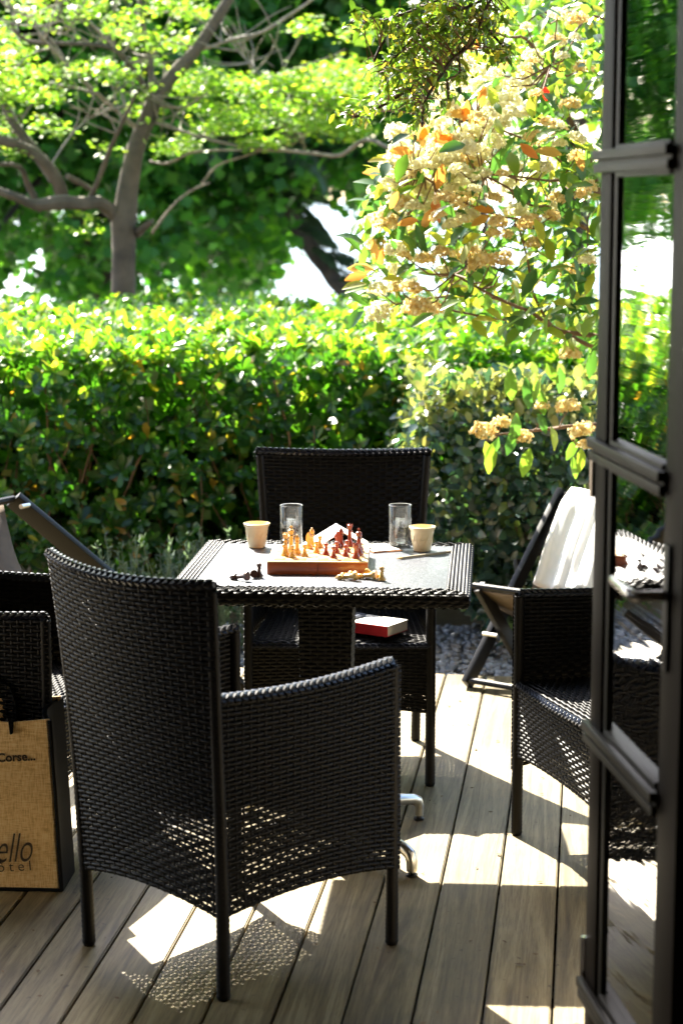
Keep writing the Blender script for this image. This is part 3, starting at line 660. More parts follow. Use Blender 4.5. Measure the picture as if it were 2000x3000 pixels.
def palm():
    b = P(1150, 1040, 17.2); b.z = -.11; top = P(775, 500, 17.3); root = empty('palm_tree', b, 0, 'leaning palm trunk shaggy with drooping dark fronds against the bright water', 'palm tree')
    ctrl = [b, P(1085,960,17.2), P(1000,850,17.2), P(905,720,17.2), P(835,610,17.2), top]; pts = [Vector(p) for p in smooth_path([tuple(p) for p in ctrl], 4)]
    m = MB(); m.tube(pts, [.062+.012*(k%2) for k in range(len(pts))], 12, wob=.3); m.build('trunk', M['bark_dark'], root)
    def frond(start, d, ln, n, droop, bl):
        q = Vector(start); d = Vector(d).normalized(); pt_ = [q.copy()]
        for k in range(n): q = q + d*ln/n; d = (d + Vector((0,0,-droop))).normalized(); pt_.append(q.copy())
        m = MB(); m.tube(pt_, [.012*(1-k/(n+3)) for k in range(n+1)], 5)
        for k in range(1, n+1):
            for j in (0,.33,.66):
                a = pt_[k-1].lerp(pt_[k], j); t = (pt_[k]-pt_[k-1]).normalized(); sd = t.cross(Vector((0,.3,1))).normalized(); l = bl*math.sin(math.pi*min(.95,(k+j)/(n+1)+.12))+.05
                for sg in (-1,1):
                    e = a + (sd*sg*.6 + t*.7 + Vector((0,0,-.5-.2*random.random()))).normalized()*l; w_ = Vector((0,1,.3)).cross(e-a).normalized()*.011
                    mid = a.lerp(e,.5)+Vector((0,0,.02)); m.add([a, mid+w_, e, mid-w_], [(0,1,2,3)])
        m.build('frond', M['leaf_palm'], root)
    for k in range(24):                                   # old fronds hanging from the trunk
        i = 6 + int(k*.85) if 6+int(k*.85) < len(pts)-1 else len(pts)-2
        frond(pts[i], (random.uniform(.3,1.0), random.uniform(-.6,.6), random.uniform(-.1,.5)), random.uniform(.35,.62), 7, .22, .20)
    for az, rise, ln in ((8,.9,1.3),(60,1.0,1.4),(-60,1.0,1.3),(115,1.1,1.4),(170,1.0,1.4),(215,.9,1.3),(-110,1.2,1.4),(-20,1.3,1.2),(90,1.4,1.3)):
        frond(top, (math.cos(R(az)), math.sin(R(az)), rise), ln, 12, .19, .40)
palm()

# ================================================================== FLOWERING BUSH on the right
def cluster_mesh(name, mat, seed):
    r = np.random.default_rng(seed); n = 260
    th = np.arccos(1-r.random(n)*1.25); ph = r.random(n)*6.283
    d = np.stack([np.sin(th)*np.cos(ph), np.sin(th)*np.sin(ph), np.cos(th)*.75], -1); rad = .78+.27*r.random(n)
    lump = 1+.16*np.sin(ph*5+th*4)
    p = d*(rad*lump)[:,None]; nn = d + r.normal(size=(n,3))*.35; nn /= np.linalg.norm(nn,axis=1,keepdims=True)
    a = np.cross(nn, r.normal(size=(n,3))); a /= np.linalg.norm(a,axis=1,keepdims=True); b = np.cross(nn, a)
    s = (.12+.07*r.random(n))[:,None]
    V = np.stack([p+a*s, p+b*s-nn*s*.5, p-a*s, p-b*s-nn*s*.5], 1); F = (np.array([[0,1,2,3]])[None]+np.arange(n)[:,None,None]*4).reshape(-1,4)
    me = np_mesh(name, V.reshape(-1,3), F, r.random(n), smooth=False); me.materials.append(mat); return me
def flowering_bush():
    root = empty('flowering_bush', (1.55, 6.9, -.11), 0, 'tall bush with cream flower heads, orange young leaves and reddish branches at right', 'bush')
    YB = 6.75
    stems = [[(1180,1090,26),(1080,1010,24),(960,940,22)] , ]
    polys = [  # pixel paths in the top-right crop
     [(1560,1700,34),(1350,1600,30),(1150,1540,26),(990,1520,20),(880,1440,18),(760,1390,16),(640,1330,12),(520,1260,9)],
     [(1500,1650,28),(1200,1610,22),(1010,1520,18),(950,1480,16),(880,1350,14),(860,1230,12),(830,1100,10),(800,1020,8)],
     [(1500,1250,24),(1250,1130,22),(1140,1060,20),(1040,1000,18),(950,950,16),(860,940,12),(760,860,9),(640,800,7)],
     [(1500,900,22),(1250,900,18),(1160,880,14),(1070,830,12),(950,830,10),(800,810,8),(660,800,6)],
     [(1480,1300,24),(1230,1000,22),(1150,760,20),(1100,640,22),(1060,570,22),(990,430,20),(940,330,18),(850,180,16),(760,170,12),(640,120,10)],
     [(1130,760,12),(1040,640,10),(900,540,8),(780,470,7)], [(1100,830,12),(980,720,11),(860,650,9),(740,600,7),(620,560,5)],
     [(870,1440,8),(700,1370,8),(520,1360,6),(400,1370,5)], [(760,1470,9),(680,1460,7),(480,1420,6),(330,1380,5)], [(860,1270,8),(760,1250,7),(620,1200,5)], [(700,1340,8),(560,1180,7),(400,1060,6),(280,960,5)],
     [(900,1000,8),(760,1000,7),(560,930,6),(420,840,5),(330,780,4)], [(640,800,7),(590,760,6),(570,720,5)], [(1060,800,8),(1100,900,8),(1140,960,7),(1130,1000,6)],
     [(1160,40,12),(1060,160,10),(960,300,8)], [(1500,200,14),(1300,120,12),(1100,60,10),(900,60,8)]]
    allp = []
    for pl in polys:
        m = MB(); q = branch(m, c2, pl, YB + random.uniform(-.1,.2), random.uniform(-.45,.1), 7); m.build('branch', M['twig'], root); allp += q
    allp += [P(1560,1262,6.8), P(1440,1275,6.75), P(1660,1250,6.85), P(1500,1268,6.78), P(1610,1256,6.82)]
    m = MB(); bz = Vector((1.6, 6.9, -.11))
    for x, y in ((1560,1700),(1500,1650),(1500,1250),(1500,900),(1480,1300),(1500,200)):
        e = P(*c2(x,y), YB); m.tube([bz, Vector((1.75,6.9,.4)), Vector((e.x+.1,6.85,max(.3,e.z-.3))), e], [.035,.03,.024,.016], 7, wob=.15)
    # low branch reaching over the dark shrub
    m.tube([Vector((1.75,6.9,.4)), P(1790,1240,6.9), P(1660,1250,6.85), P(1560,1262,6.8), P(1440,1275,6.75)], [.014,.009,.007,.005,.003], 6); m.build('stems', M['twig'], root)
    # flower heads: (x, y, r, tan?) in the top-right crop
    fl = [(260,600,66,0),(315,690,60,0),(225,830,72,0),(165,870,44,0),(335,800,66,0),(440,730,76,0),(490,690,50,0),(590,600,66,0),(650,560,56,0),(720,560,56,0),(760,450,66,0),(830,510,48,0),(640,330,72,0),(830,370,52,0),(700,640,50,0),(280,740,56,0),(380,860,50,0),
          (595,720,62,1),(500,470,44,0),(440,620,50,1),(210,990,72,1),(285,920,56,1),(160,1110,48,1),(335,1060,50,1),(640,1190,66,1),(690,1185,46,1),(800,960,62,0),(850,1010,46,1),(350,1400,72,1),(425,1410,60,1),(240,1130,50,0),(460,1150,44,1),(545,1165,48,1),
          (1045,1235,56,1),(1130,1190,40,1),(320,1310,50,1),(170,1420,62,0),(165,1320,50,0),(990,900,42,1),(890,1110,44,1),(270,1000,50,0),(380,1180,46,1),(560,280,56,0),(880,620,44,1),(990,580,44,1),(720,1010,44,1),(1110,300,44,1),(980,180,50,0),(880,250,46,0),(1050,470,50,1),(930,760,40,0),(700,900,40,1),(420,300,40,0),(330,250,46,0),(470,1240,44,0),(580,1000,46,1),(240,1230,42,0),(450,980,44,1),(1080,80,50,1),(990,60,44,0)]
    fl4 = [(650,400,58,1),(735,365,44,1),(830,425,44,1),(1040,290,56,1),(1105,400,60,1),(1050,50,52,1),(920,290,36,1),(1120,470,40,1)]
    for k in range(95):
        x, y = random.gauss(430,180), random.gauss(640,230)
        if inpoly(x, y, [(560,300),(330,560),(190,760),(130,950),(120,1400),(420,1400),(800,900),(860,300)]): fl.append((x, y, random.uniform(34,58), 1 if (y > 880 and random.random()<.5) else int(random.random()<.08)))
    for k in range(40):
        x, y = random.uniform(500,1140), random.uniform(30,1250); fl.append((x, y, random.uniform(28,44), int(random.random()<.5)))
    meshes = {0:[cluster_mesh('flower_head', M['petal'], k) for k in range(3)], 1:[cluster_mesh('flower_head', M['petal_tan'], k+9) for k in range(3)]}
    lab = {0:None, 1:None}
    off = Vector(root.location)
    stem = MB()
    for cv, L_ in ((c2, fl), (c4, fl4)):
        for x, y, r, tn in L_:
            Y = YB - random.uniform(.1, .5) if cv is c2 else 6.75; c = P(*cv(x, y), Y)
            o = bpy.data.objects.new('flower_head', random.choice(meshes[tn])); C.objects.link(o); o.parent = root
            rr = r*1.0/1.568/FPX*Y; c = c - Vector((0,0,rr*.3))
            o.matrix_basis = Matrix.Translation(c-off) @ Matrix.Rotation(random.uniform(0,6.28),4,'Z') @ Matrix.Rotation(random.uniform(.0,.6),4,'X') @ Matrix.Scale(rr,4)
            o['label'] = 'cream-white flower head' if tn == 0 else 'faded tan flower head'
            near = min(allp, key=lambda q: (q-c).length)
            if (near-c).length < .22: stem.tube([c, (c+near)/2+Vector((0,0,-.03)), near], [.002,.003,.003], 4)
    stem.build('flower_stalks', M['twig'], root, kind='stuff')
    # leaves
    poly = [(840,-60),(760,300),(560,470),(330,560),(170,760),(110,950),(90,1200),(80,1420),(220,1480),(420,1440),(640,1480),(780,1500),(1000,1560),(1240,1640),(1400,1640),(1500,-60)]
    P_, F_, U_, S_ = [], [], [], []
    while len(P_) < 1900:
        x, y = random.uniform(60,1600), random.uniform(-100,1640)
        if x < 1500 and not inpoly(x, y, poly): continue
        if noise.noise(Vector((x*.006, y*.006, 7))) + .5*noise.noise(Vector((x*.018, y*.018, 2))) < -.12: continue
        Y = YB + random.gauss(.05,.28); q = P(*c2(x,y), Y)
        P_.append(tuple(q)); F_.append((random.gauss(-.35,.7), random.gauss(-.2,.6), random.gauss(-.25,.7))); U_.append((random.gauss(-.1,.5), random.gauss(-.4,.5), 1.0)); S_.append(random.uniform(.05,.10) * (1 if y > 500 else .8))
    for x, y in ((660,490),(690,500),(720,470),(780,500),(860,340),(880,310),(865,520),(930,370),(800,440),(1060,560),(1100,520),(960,420),(940,130),(1000,150),(780,300),(1080,480),(900,360)):
        q = P(*c4(x,y-30), 6.75+random.uniform(-.08,.08)); P_.append(tuple(q)); up = 1 if (x in (860,880,780,930)) else -1; F_.append((random.gauss(0,.25), -.2, up)); U_.append((random.gauss(0,.3), -1, .3)); S_.append(random.uniform(.075,.11))
    P_, F_, U_, S_ = map(np.array, (P_, F_, U_, S_))
    big = np.where(S_ > .068)[0]; RNG.shuffle(big); big = np.concatenate([big[:265], np.arange(len(P_)-17, len(P_))]); big = np.unique(big); mask = np.ones(len(P_), bool); mask[big] = False
    leaf_objects(root, 'leaf', P_[big], F_[big], U_[big], S_[big], T_EL, M['leaf_photinia'])
    leaf_mesh_np('foliage', P_[mask], F_[mask], U_[mask], S_[mask], T_EL, M['leaf_photinia'], root, off=root.location)
    # small background leaves, upper right
    n = 1500; x = RNG.uniform(620,1600,n); y = RNG.uniform(-120,520,n); ps = np.array([tuple(P(*c2(a,b_), 7.3+random.uniform(-.35,.35))) for a,b_ in zip(x,y) if noise.noise(Vector((a*.009,b_*.009,20))) > -.12]); n = len(ps)
    leaf_mesh_np('small_foliage', ps, rand_dirs(n), rand_dirs(n)+np.array([0,0,.7]), RNG.uniform(.035,.06,n), T_SB, M['leaf_small'], root, off=root.location)
    og = [(610,520,-1,.0),(640,490,.1,1),(370,680,0,1),(330,700,-1,.1),(345,650,.6,.7),(160,1190,-.2,1),(150,1240,-1,.1),(175,1230,.1,1),(120,1260,-1,-.2),(700,970,-1,.2),(680,990,-.6,-.3),(430,900,.1,-1),(440,870,.2,1),(400,410,.8,.2),(380,390,-.8,.3),(1080,690,.3,-1),(540,640,-1,.0),(190,790,-1,0),(820,660,.7,-.6),(1010,710,-1,.2),(560,560,.2,1),(260,880,-.4,-.8),(500,640,-1,.3),(740,330,.1,1),(620,230,.2,.9),(410,960,-.4,-1),(350,1010,-1,-.2)]
    ps = [tuple(P(*c2(x,y), YB-.42)) for x,y,_,_ in og]; fs = [(a,-.15,b_) for _,_,a,b_ in og]; us = [(random.gauss(0,.3),-1,.35) for _ in og]; ss = [random.uniform(.06,.085) for _ in og]
    leaf_objects(root, 'young_leaf', ps, fs, us, ss, T_EL, M['leaf_orange'])
    leaf_objects(root, 'red_leaf', [tuple(P(*c2(935,400), YB-.4))], [(.1,0,-1)], [(0,-1,.1)], [.042], T_OV, M['leaf_red'])
flowering_bush()

def hanging_branch():
    YH = 5.55; b = Vector((1.9, 5.6, 0))
    root = empty('hanging_shrub', b, 0, 'overhanging twiggy branch with small dark leaves hanging in at the top', 'shrub')
    m = MB(); m.tube([b, Vector((1.85,5.65,1.2)), Vector((1.6,5.6,2.3)), P(*c2(1100,-300),YH), P(*c2(900,-160),YH), P(*c2(700,-20),YH)], [.05,.04,.03,.02,.014,.009], 8, wob=.15); m.build('trunk', M['bark_dark'], root)
    paths = [[(900,-160,12),(700,-20,10),(640,100,9),(600,200,8),(520,260,6),(470,320,5)], [(700,-20,10),(560,40,8),(420,120,7),(330,180,6),(250,260,5),(180,330,4)], [(650,-60,9),(500,-20,7),(350,40,6),(240,80,5),(130,110,4),(60,70,3)],
             [(600,180,7),(500,280,6),(420,350,5),(300,420,4),(180,490,3),(60,540,3)], [(520,260,6),(420,400,5),(380,480,4),(370,580,3)], [(640,100,7),(720,190,6),(760,240,4),(770,290,3)], [(420,120,6),(300,110,5),(200,180,4),(150,280,3)], [(330,300,4),(330,420,4),(345,560,3)], [(480,330,4),(490,440,3),(490,500,2)], [(620,40,5),(560,160,4),(540,240,3),(545,370,3)]]
    allp = []; tw = MB()
    for pl in paths:
        m = MB(); q = branch(m, c2, pl, YH + random.uniform(-.08,.08), random.uniform(-.12,.12), 6); m.build('branch', M['bark_dark'], root); allp += q
    ps, fs, us, ss = [], [], [], []
    blobs = [(520,60,200,80,330),(420,140,150,70,230),(470,230,120,70,180),(730,230,60,50,120),(300,230,90,80,120),(250,110,120,60,110),(350,330,110,70,130),(360,470,60,90,90),(240,430,120,60,90),(120,510,110,35,60),(480,440,40,70,45),(620,130,120,60,130),(90,90,80,50,26),(560,330,40,50,40),(200,330,80,70,60),(700,60,90,60,90),(80,540,60,20,20),(345,560,30,40,24)]
    for x, y, rx, ry, n in blobs:
        for k in range(n):
            a, b_ = random.gauss(0,.5)*rx, random.gauss(0,.5)*ry; q = P(*c2(x+a,y+b_), YH + random.gauss(0,.09)); near = min(allp, key=lambda t: (t-q).length)
            if k % 3 == 0: tw.tube([near, (near+q)/2+Vector((0,0,.005)), q], [.0022,.0016,.001], 3, cap=False)
            ps.append(tuple(q)); fs.append((random.gauss(-.2,.6), random.gauss(0,.6), random.gauss(-.5,.6))); us.append((random.gauss(0,.6), random.gauss(-.2,.6), 1)); ss.append(random.uniform(.016,.034))
    for x, y in ((60,60),(95,40),(70,100),(85,130),(150,95),(200,60),(190,90),(170,100),(120,60)):
        ps.append(tuple(P(*c2(x,y),YH))); fs.append((random.gauss(-.5,.4),0,random.gauss(0,.6))); us.append((0,-1,.6)); ss.append(.04)
    tw.build('twigs', M['twig'], root, kind='stuff')
    ps, fs, us, ss = map(np.array, (ps, fs, us, ss)); big = np.argsort(-ss)[:250]; mask = np.ones(len(ps), bool); mask[big] = False
    leaf_objects(root, 'leaf', ps[big], fs[big], us[big], ss[big], T_EL, M['leaf_small'])
    leaf_mesh_np('foliage', ps[mask], fs[mask], us[mask], ss[mask], T_EL, M['leaf_small'], root, off=root.location)
hanging_branch()

# ================================================================== WOVEN FURNITURE
def weave(S, ulen, vlen, cu=.0178, rv=.0108, hh=.490, th=.0011, amp=.0015, wst=.0034, urange=None, phase=0, rs=0):
    """real woven strands on the surface S(u,v), u,v in 0..1: rows run along u over and under upright stakes.
       urange(v) -> (u0,u1) clips rows; returns V, F (quads)"""
    nu = max(2, int(round(ulen/cu))); nv = max(1, int(round(vlen/rv)))
    e = 1e-3; V = []; F = []; nb = 0
    def frame(u, v):
        p = S(u, v); du = (S(u+e, v)-S(u-e, v)); dv = (S(u, v+e)-S(u, v-e)); n = du.cross(dv).normalized(); return p, n, dv.normalized(), du.normalized()
    hv = rv*hh; cs = ((-1,0),(0,1),(1,0),(0,-1))
    for j in range(nv):
        v = (j+.5+rs)/nv; u0, u1 = urange(v) if urange else (0, 1)
        i0, i1 = int(math.floor(u0*nu*2)), int(math.ceil(u1*nu*2)); first = True
        jit = random.uniform(-.04,.04)*rv; w_ = hv*random.uniform(.93,1.05)
        for i in range(i0, i1+1):
            u = min(max(i/(2*nu), u0), u1); k = i/2 + phase; a = amp*math.cos(math.pi*(k-.5) + math.pi*j) if True else 0
            p, n, t, s = frame(u, v); c = p + n*a + t*jit
            for x, y in cs: V.append(c + t*(x*w_) + n*(y*th))
            if not first:
                b = nb-4
                for q in range(4): F.append((b+q, b+(q+1)%4, nb+(q+1)%4, nb+q))
            first = False; nb += 4
    for i in range(nu+1):                       # stakes
        u = min(max(i/nu - phase/nu, 0), 1); first = True; ns = max(3, int(nv/4))
        u_ = (i+.5)/nu
        if u_ > 1: continue
        for j in range(ns+1):
            v = j/ns
            if urange:
                r0, r1 = urange(v)
                if not (r0 <= u_ <= r1): first = True; continue
            p, n, t, s = frame(u_, v)
            for x, y in cs: V.append(p + s*(x*wst) + n*(y*.0010))
            if not first:
                b = nb-4
                for q in range(4): F.append((b+q, nb+q, nb+(q+1)%4, b+(q+1)%4))
            first = False; nb += 4
    return V, F
def weave_obj(name, parent, specs, mat=None, local=True):
    VV, FF = [], []
    for V, F in specs:
        n = len(VV); VV += [tuple(v) for v in V]; FF += [tuple(i+n for i in f) for f in F]
    me = np_mesh(name, np.array(VV), np.array(FF)); return link(name, me, mat or M['wicker'], parent, 'stuff')
def braid(m, pts, r=.011, pitch=.019):
    """plaited edge: two rows of slanting strand bumps"""
    pts = [Vector(p) for p in pts]; L = [0]
    for a, b in zip(pts, pts[1:]): L.append(L[-1]+(b-a).length)
    tot = L[-1]; n = max(2, int(tot/pitch))
    m.tube(pts, r*.62, 6)
    def at(s):
        s = min(max(s, 0), tot)
        for k in range(len(pts)-1):
            if s <= L[k+1] or k == len(pts)-2:
                t = (s-L[k])/max(1e-9, L[k+1]-L[k]); return pts[k].lerp(pts[k+1], t), (pts[k+1]-pts[k]).normalized()
    for i in range(n):
        c, t = at((i+.5)*pitch)
        u = Vector((0,0,1)); sd = t.cross(u); sd = sd.normalized() if sd.length > .1 else t.cross(Vector((1,0,0))).normalized(); u = sd.cross(t)
        for sg in (-1, 1):
            for lv, (ox, oz) in enumerate(((.42,.48),(.75,-.35))):
                ax = (t*.9 + sd*sg*(-.34) + u*(.34 if lv == 0 else -.28)).normalized(); cc = c + sd*sg*r*ox + u*r*oz + t*(pitch*.25*(lv+ (sg>0)))
                b1 = ax.cross(sd if lv == 0 else u).normalized(); b2 = ax.cross(b1); l, w_ = pitch*.80, r*.50
                vs = [cc - ax*l] + [cc + (b1*math.cos(q)+b2*math.sin(q))*w_ for q in (0,1.257,2.513,3.77,5.027)] + [cc + ax*l]
                m.add(vs, [(0,1+(q+1)%5,1+q) for q in range(5)] + [(6,1+q,1+(q+1)%5) for q in range(5)])

CH_TOP, CH_ARM, CH_SEAT, CH_D = .915, .668, .425, .475
def hw(z): return .228 + .018*z/.9 + .014*max(0, (z-.45)/.45)**2
def rear_post(s, z): return Vector((s*hw(z), -.012 - .052*(z/.9)**1.8, z))
def skirt(u): return .178 + .030*(1-(2*u-1)**2)
def make_chair():
    root = empty('wicker_armchair', (0,0,0))
    def back(off=0.0, z0f=skirt):
        def S(u, v):
            t = 2*u-1; z0 = z0f(u); z1 = CH_TOP - .004 - .013*(1-t*t); z = z0 + (z1-z0)*v
            bow = .012 + .040*max(0,(z-.25)/.65); return Vector((t*(hw(z)+.012), -.020 - .052*(max(z,0)/.9)**1.8 - bow*(1-t*t) + off, z))
        return S
    lowf = lambda u: CH_SEAT-.01
    weave_obj('backrest', root, [weave(back(0), .47, .73), weave(back(.013, lowf), .47, .48, phase=.5, rs=.5, hh=.72)])
    # side panels
    for s in (-1, 1):
        def side(off=0.0, low=None, s=s):
            def S(u, v):
                z0 = skirt(u) if low is None else low; z1 = CH_ARM - .012 - .010*math.sin(math.pi*u); z = z0+(z1-z0)*v
                y = -.02 + (CH_D+.034)*u + (0 if u > .5 else -.02*(z/.65)*(1-2*u)); x = s*(hw(z)*(1-u) + .274*u + .012*math.sin(math.pi*u) - off)
                return Vector((x, y, z))
            return S
        weave_obj('side_panel', root, [weave(side(0), .50, .46), weave(side(.013, CH_SEAT-.01), .50, .23, phase=.5, rs=.5, hh=.72)])
    # front apron and seat
    ap = lambda u, v: Vector(((2*u-1)*.262, CH_D + .006 + .012*math.sin(math.pi*u), (.215+.022*(1-(2*u-1)**2)) + (CH_SEAT-.012-(.215+.022*(1-(2*u-1)**2)))*v))
    weave_obj('front_apron', root, [weave(ap, .52, .20)])
    st = lambda u, v: Vector(((2*u-1)*(.225+.035*v), -.01+(CH_D+.02)*v, CH_SEAT + .010*math.sin(math.pi*u)*math.sin(math.pi*v) - .012*max(0,v-.93)/.07))
    V, F = weave(st, .49, .48, rv=.0105, phase=.5)
    weave_obj('seat', root, [(V, F), weave(lambda u, v: st(u, v) - Vector((0,0,.014)), .49, .48, rv=.0105)])
    # legs / corner posts wound with strand
    def wound(path, r0, r1, name='leg'):
        m = MB(); pts, rad = [], []; n = len(path)-1; tot = sum((path[i+1]-path[i]).length for i in range(n)); K = int(tot/.0055)
        for k in range(K+1):
            t = k/K*n; i = min(int(t), n-1); p = path[i].lerp(path[i+1], t-i); pts.append(p); rad.append((r0+(r1-r0)*k/K) * (1.0 + (.055 if k % 2 else -.03)))
        m.tube(pts, rad, 10); m.lathe([(0,-.001),(r0*.82,-.001),(r0*.86,.006),(r0*.5,.012)], (path[0].x, path[0].y, 0), 12)
        return m.build(name, M['wicker'], root, local=True, sharp=0)
    for s in (-1, 1):
        wound([rear_post(s, z) for z in (0.004,.2,.4,.6,.75,CH_TOP-.016)], .0150, .0125)
        wound([Vector((s*.262, CH_D, z)) for z in (.004,.2,.45,CH_ARM-.014)], .0150, .0145)
    m = MB(); tp = back(0); braid(m, [tp(u, 1.0)+Vector((0,.006,.003)) for u in np.linspace(0,1,15)], .0125); m.build('top_rail', M['braid'], root, local=True)
    for s in (-1, 1):
        def side1(u, s=s): z = CH_ARM-.006-.010*math.sin(math.pi*u); return Vector((s*(hw(z)*(1-u)+.262*u+.012*math.sin(math.pi*u)-.006), -.04+(CH_D+.045)*u, z))
        m = MB(); braid(m, [side1(u) for u in np.linspace(0,1,10)], .0125); m.build('arm_rail', M['braid'], root, local=True)
    m = MB(); braid(m, [ap(u, 1.0)+Vector((0,0,.004)) for u in np.linspace(0,1,8)], .009); m.build('seat_edge', M['braid'], root, local=True)
    return root
CHAIR = make_chair()
def facing(fx, fy): return math.atan2(-fx, fy)     # local +y turned to (fx,fy)
def put_chair(o, mid_rear, f, label):
    o.location = (mid_rear[0], mid_rear[1], 0); o.rotation_euler = (0,0,facing(*f)); tag(o, label, 'armchair', 'black woven armchairs on the deck')
rr, rl, fr = Hh(690,2918,0), Hh(228,2778,0), Hh(1140,2738,0)
fd = (fr-rr).normalized(); mid = (rr+rl)/2 + Vector((fd.x,fd.y,0))*.012
put_chair(CHAIR, mid, (.70, .714), 'black woven armchair nearest the camera, its back and right side towards us')
far = copy_tree(CHAIR); ff = Hh(1278,2300,0); put_chair(far, (ff.x-.262-.01, ff.y+CH_D), (-.02,-1), 'black woven armchair across the table facing us, a red book on its seat')
lft = copy_tree(CHAIR); g = Vector((-.96, .275)).normalized(); nf, nfr = Hh(135,1797,CH_ARM), Hh(363,1690,CH_ARM); ml = (nf+nfr)/2
put_chair(lft, (ml.x+g.x*CH_D, ml.y+g.y*CH_D), (-g.x,-g.y), 'black woven armchair cut off at the left edge, behind the jute bag')
rgt = copy_tree(CHAIR); u = Vector((.95,.30)).normalized(); lg = Hh(1512,2445,0); md = Vector((lg.x,lg.y)) + Vector((u.y,-u.x))*.262
put_chair(rgt, (md.x+u.x*CH_D, md.y+u.y*CH_D), (-u.x,-u.y), 'black woven armchair at right, partly hidden by the glass door')

def added_parasol():  # out of view, added to throw shade on the lower-left boards
    root = empty('added_parasol', (-2.38, 5.93, 0), .2, 'unseen cream sunshade added left of the view to shade the planks', 'added_parasol'); H, Rr = 2.18, 1.0
    m = MB(); m.lathe([(0,0),(.24,0),(.24,.05),(.05,.07),(.035,.25),(.022,.26),(.022,.3)], n=24); m.build('base', M['stone'], root, local=True)
    m = MB(); m.tube([(0,0,.06),(0,0,1.2),(0,0,H+.30)], .019, 12); m.build('pole', M['dark_frame'], root, local=True)
    for k in range(8):
        a, b = k*math.pi/4, (k+1)*math.pi/4; e = lambda q, r, z: Vector((math.cos(q)*r, math.sin(q)*r, z)); ap = Vector((0,0,H+.27)); V = []; F = []
        for i in range(7):
            t = i/6
            for j in range(5):
                u = j/4; p = ap.lerp(e(a,Rr,H).lerp(e(b,Rr,H),u), t); p.z -= .035*math.sin(math.pi*u)*t; V.append(p)
        m = MB(); m.add(V, [(i*5+j, i*5+j+1, (i+1)*5+j+1, (i+1)*5+j) for i in range(6) for j in range(4)]); o = m.build('canopy_panel', M['white_cloth'], root, local=True); md = o.modifiers.new('thickness','SOLIDIFY'); md.thickness = .003
        m = MB(); m.tube([ap-Vector((0,0,.02)), e(a,Rr,H-.012)], .006, 6); m.tube([Vector((0,0,H-.25)), ap.lerp(e(a,Rr,H-.012),.5)], .005, 6); m.build('rib', M['dark_frame'], root, local=True)
added_parasol()

def crumbs():
    n = 260; p = []
    while len(p) < n:
        x, y = random.uniform(-1.6,1.3), random.uniform(3.8,6.9); p.append((x, y, .0025))
    m = MB()
    for x, y, z in p:
        a = random.random()*6.28; l = random.uniform(.003,.011)*(1.8 if random.random()<.06 else 1); w_ = l*random.uniform(.25,.6); c, s_ = math.cos(a), math.sin(a)
        pts = [(-l,0,0),(0,-w_,.001),(l,0,.0006),(0,w_,.0012)]; m.add([(x+c*q[0]-s_*q[1], y+s_*q[0]+c*q[1], z+q[2]+.0004) for q in pts]+[(x,y,z-.001)], [(0,1,2,3),(0,4,1),(1,4,2),(2,4,3),(3,4,0)])
    tag(m.build('leaf_litter', M['litter'], kind='stuff'), 'dry crumbs and leaf bits scattered over the deck boards', 'leaf litter')
crumbs()

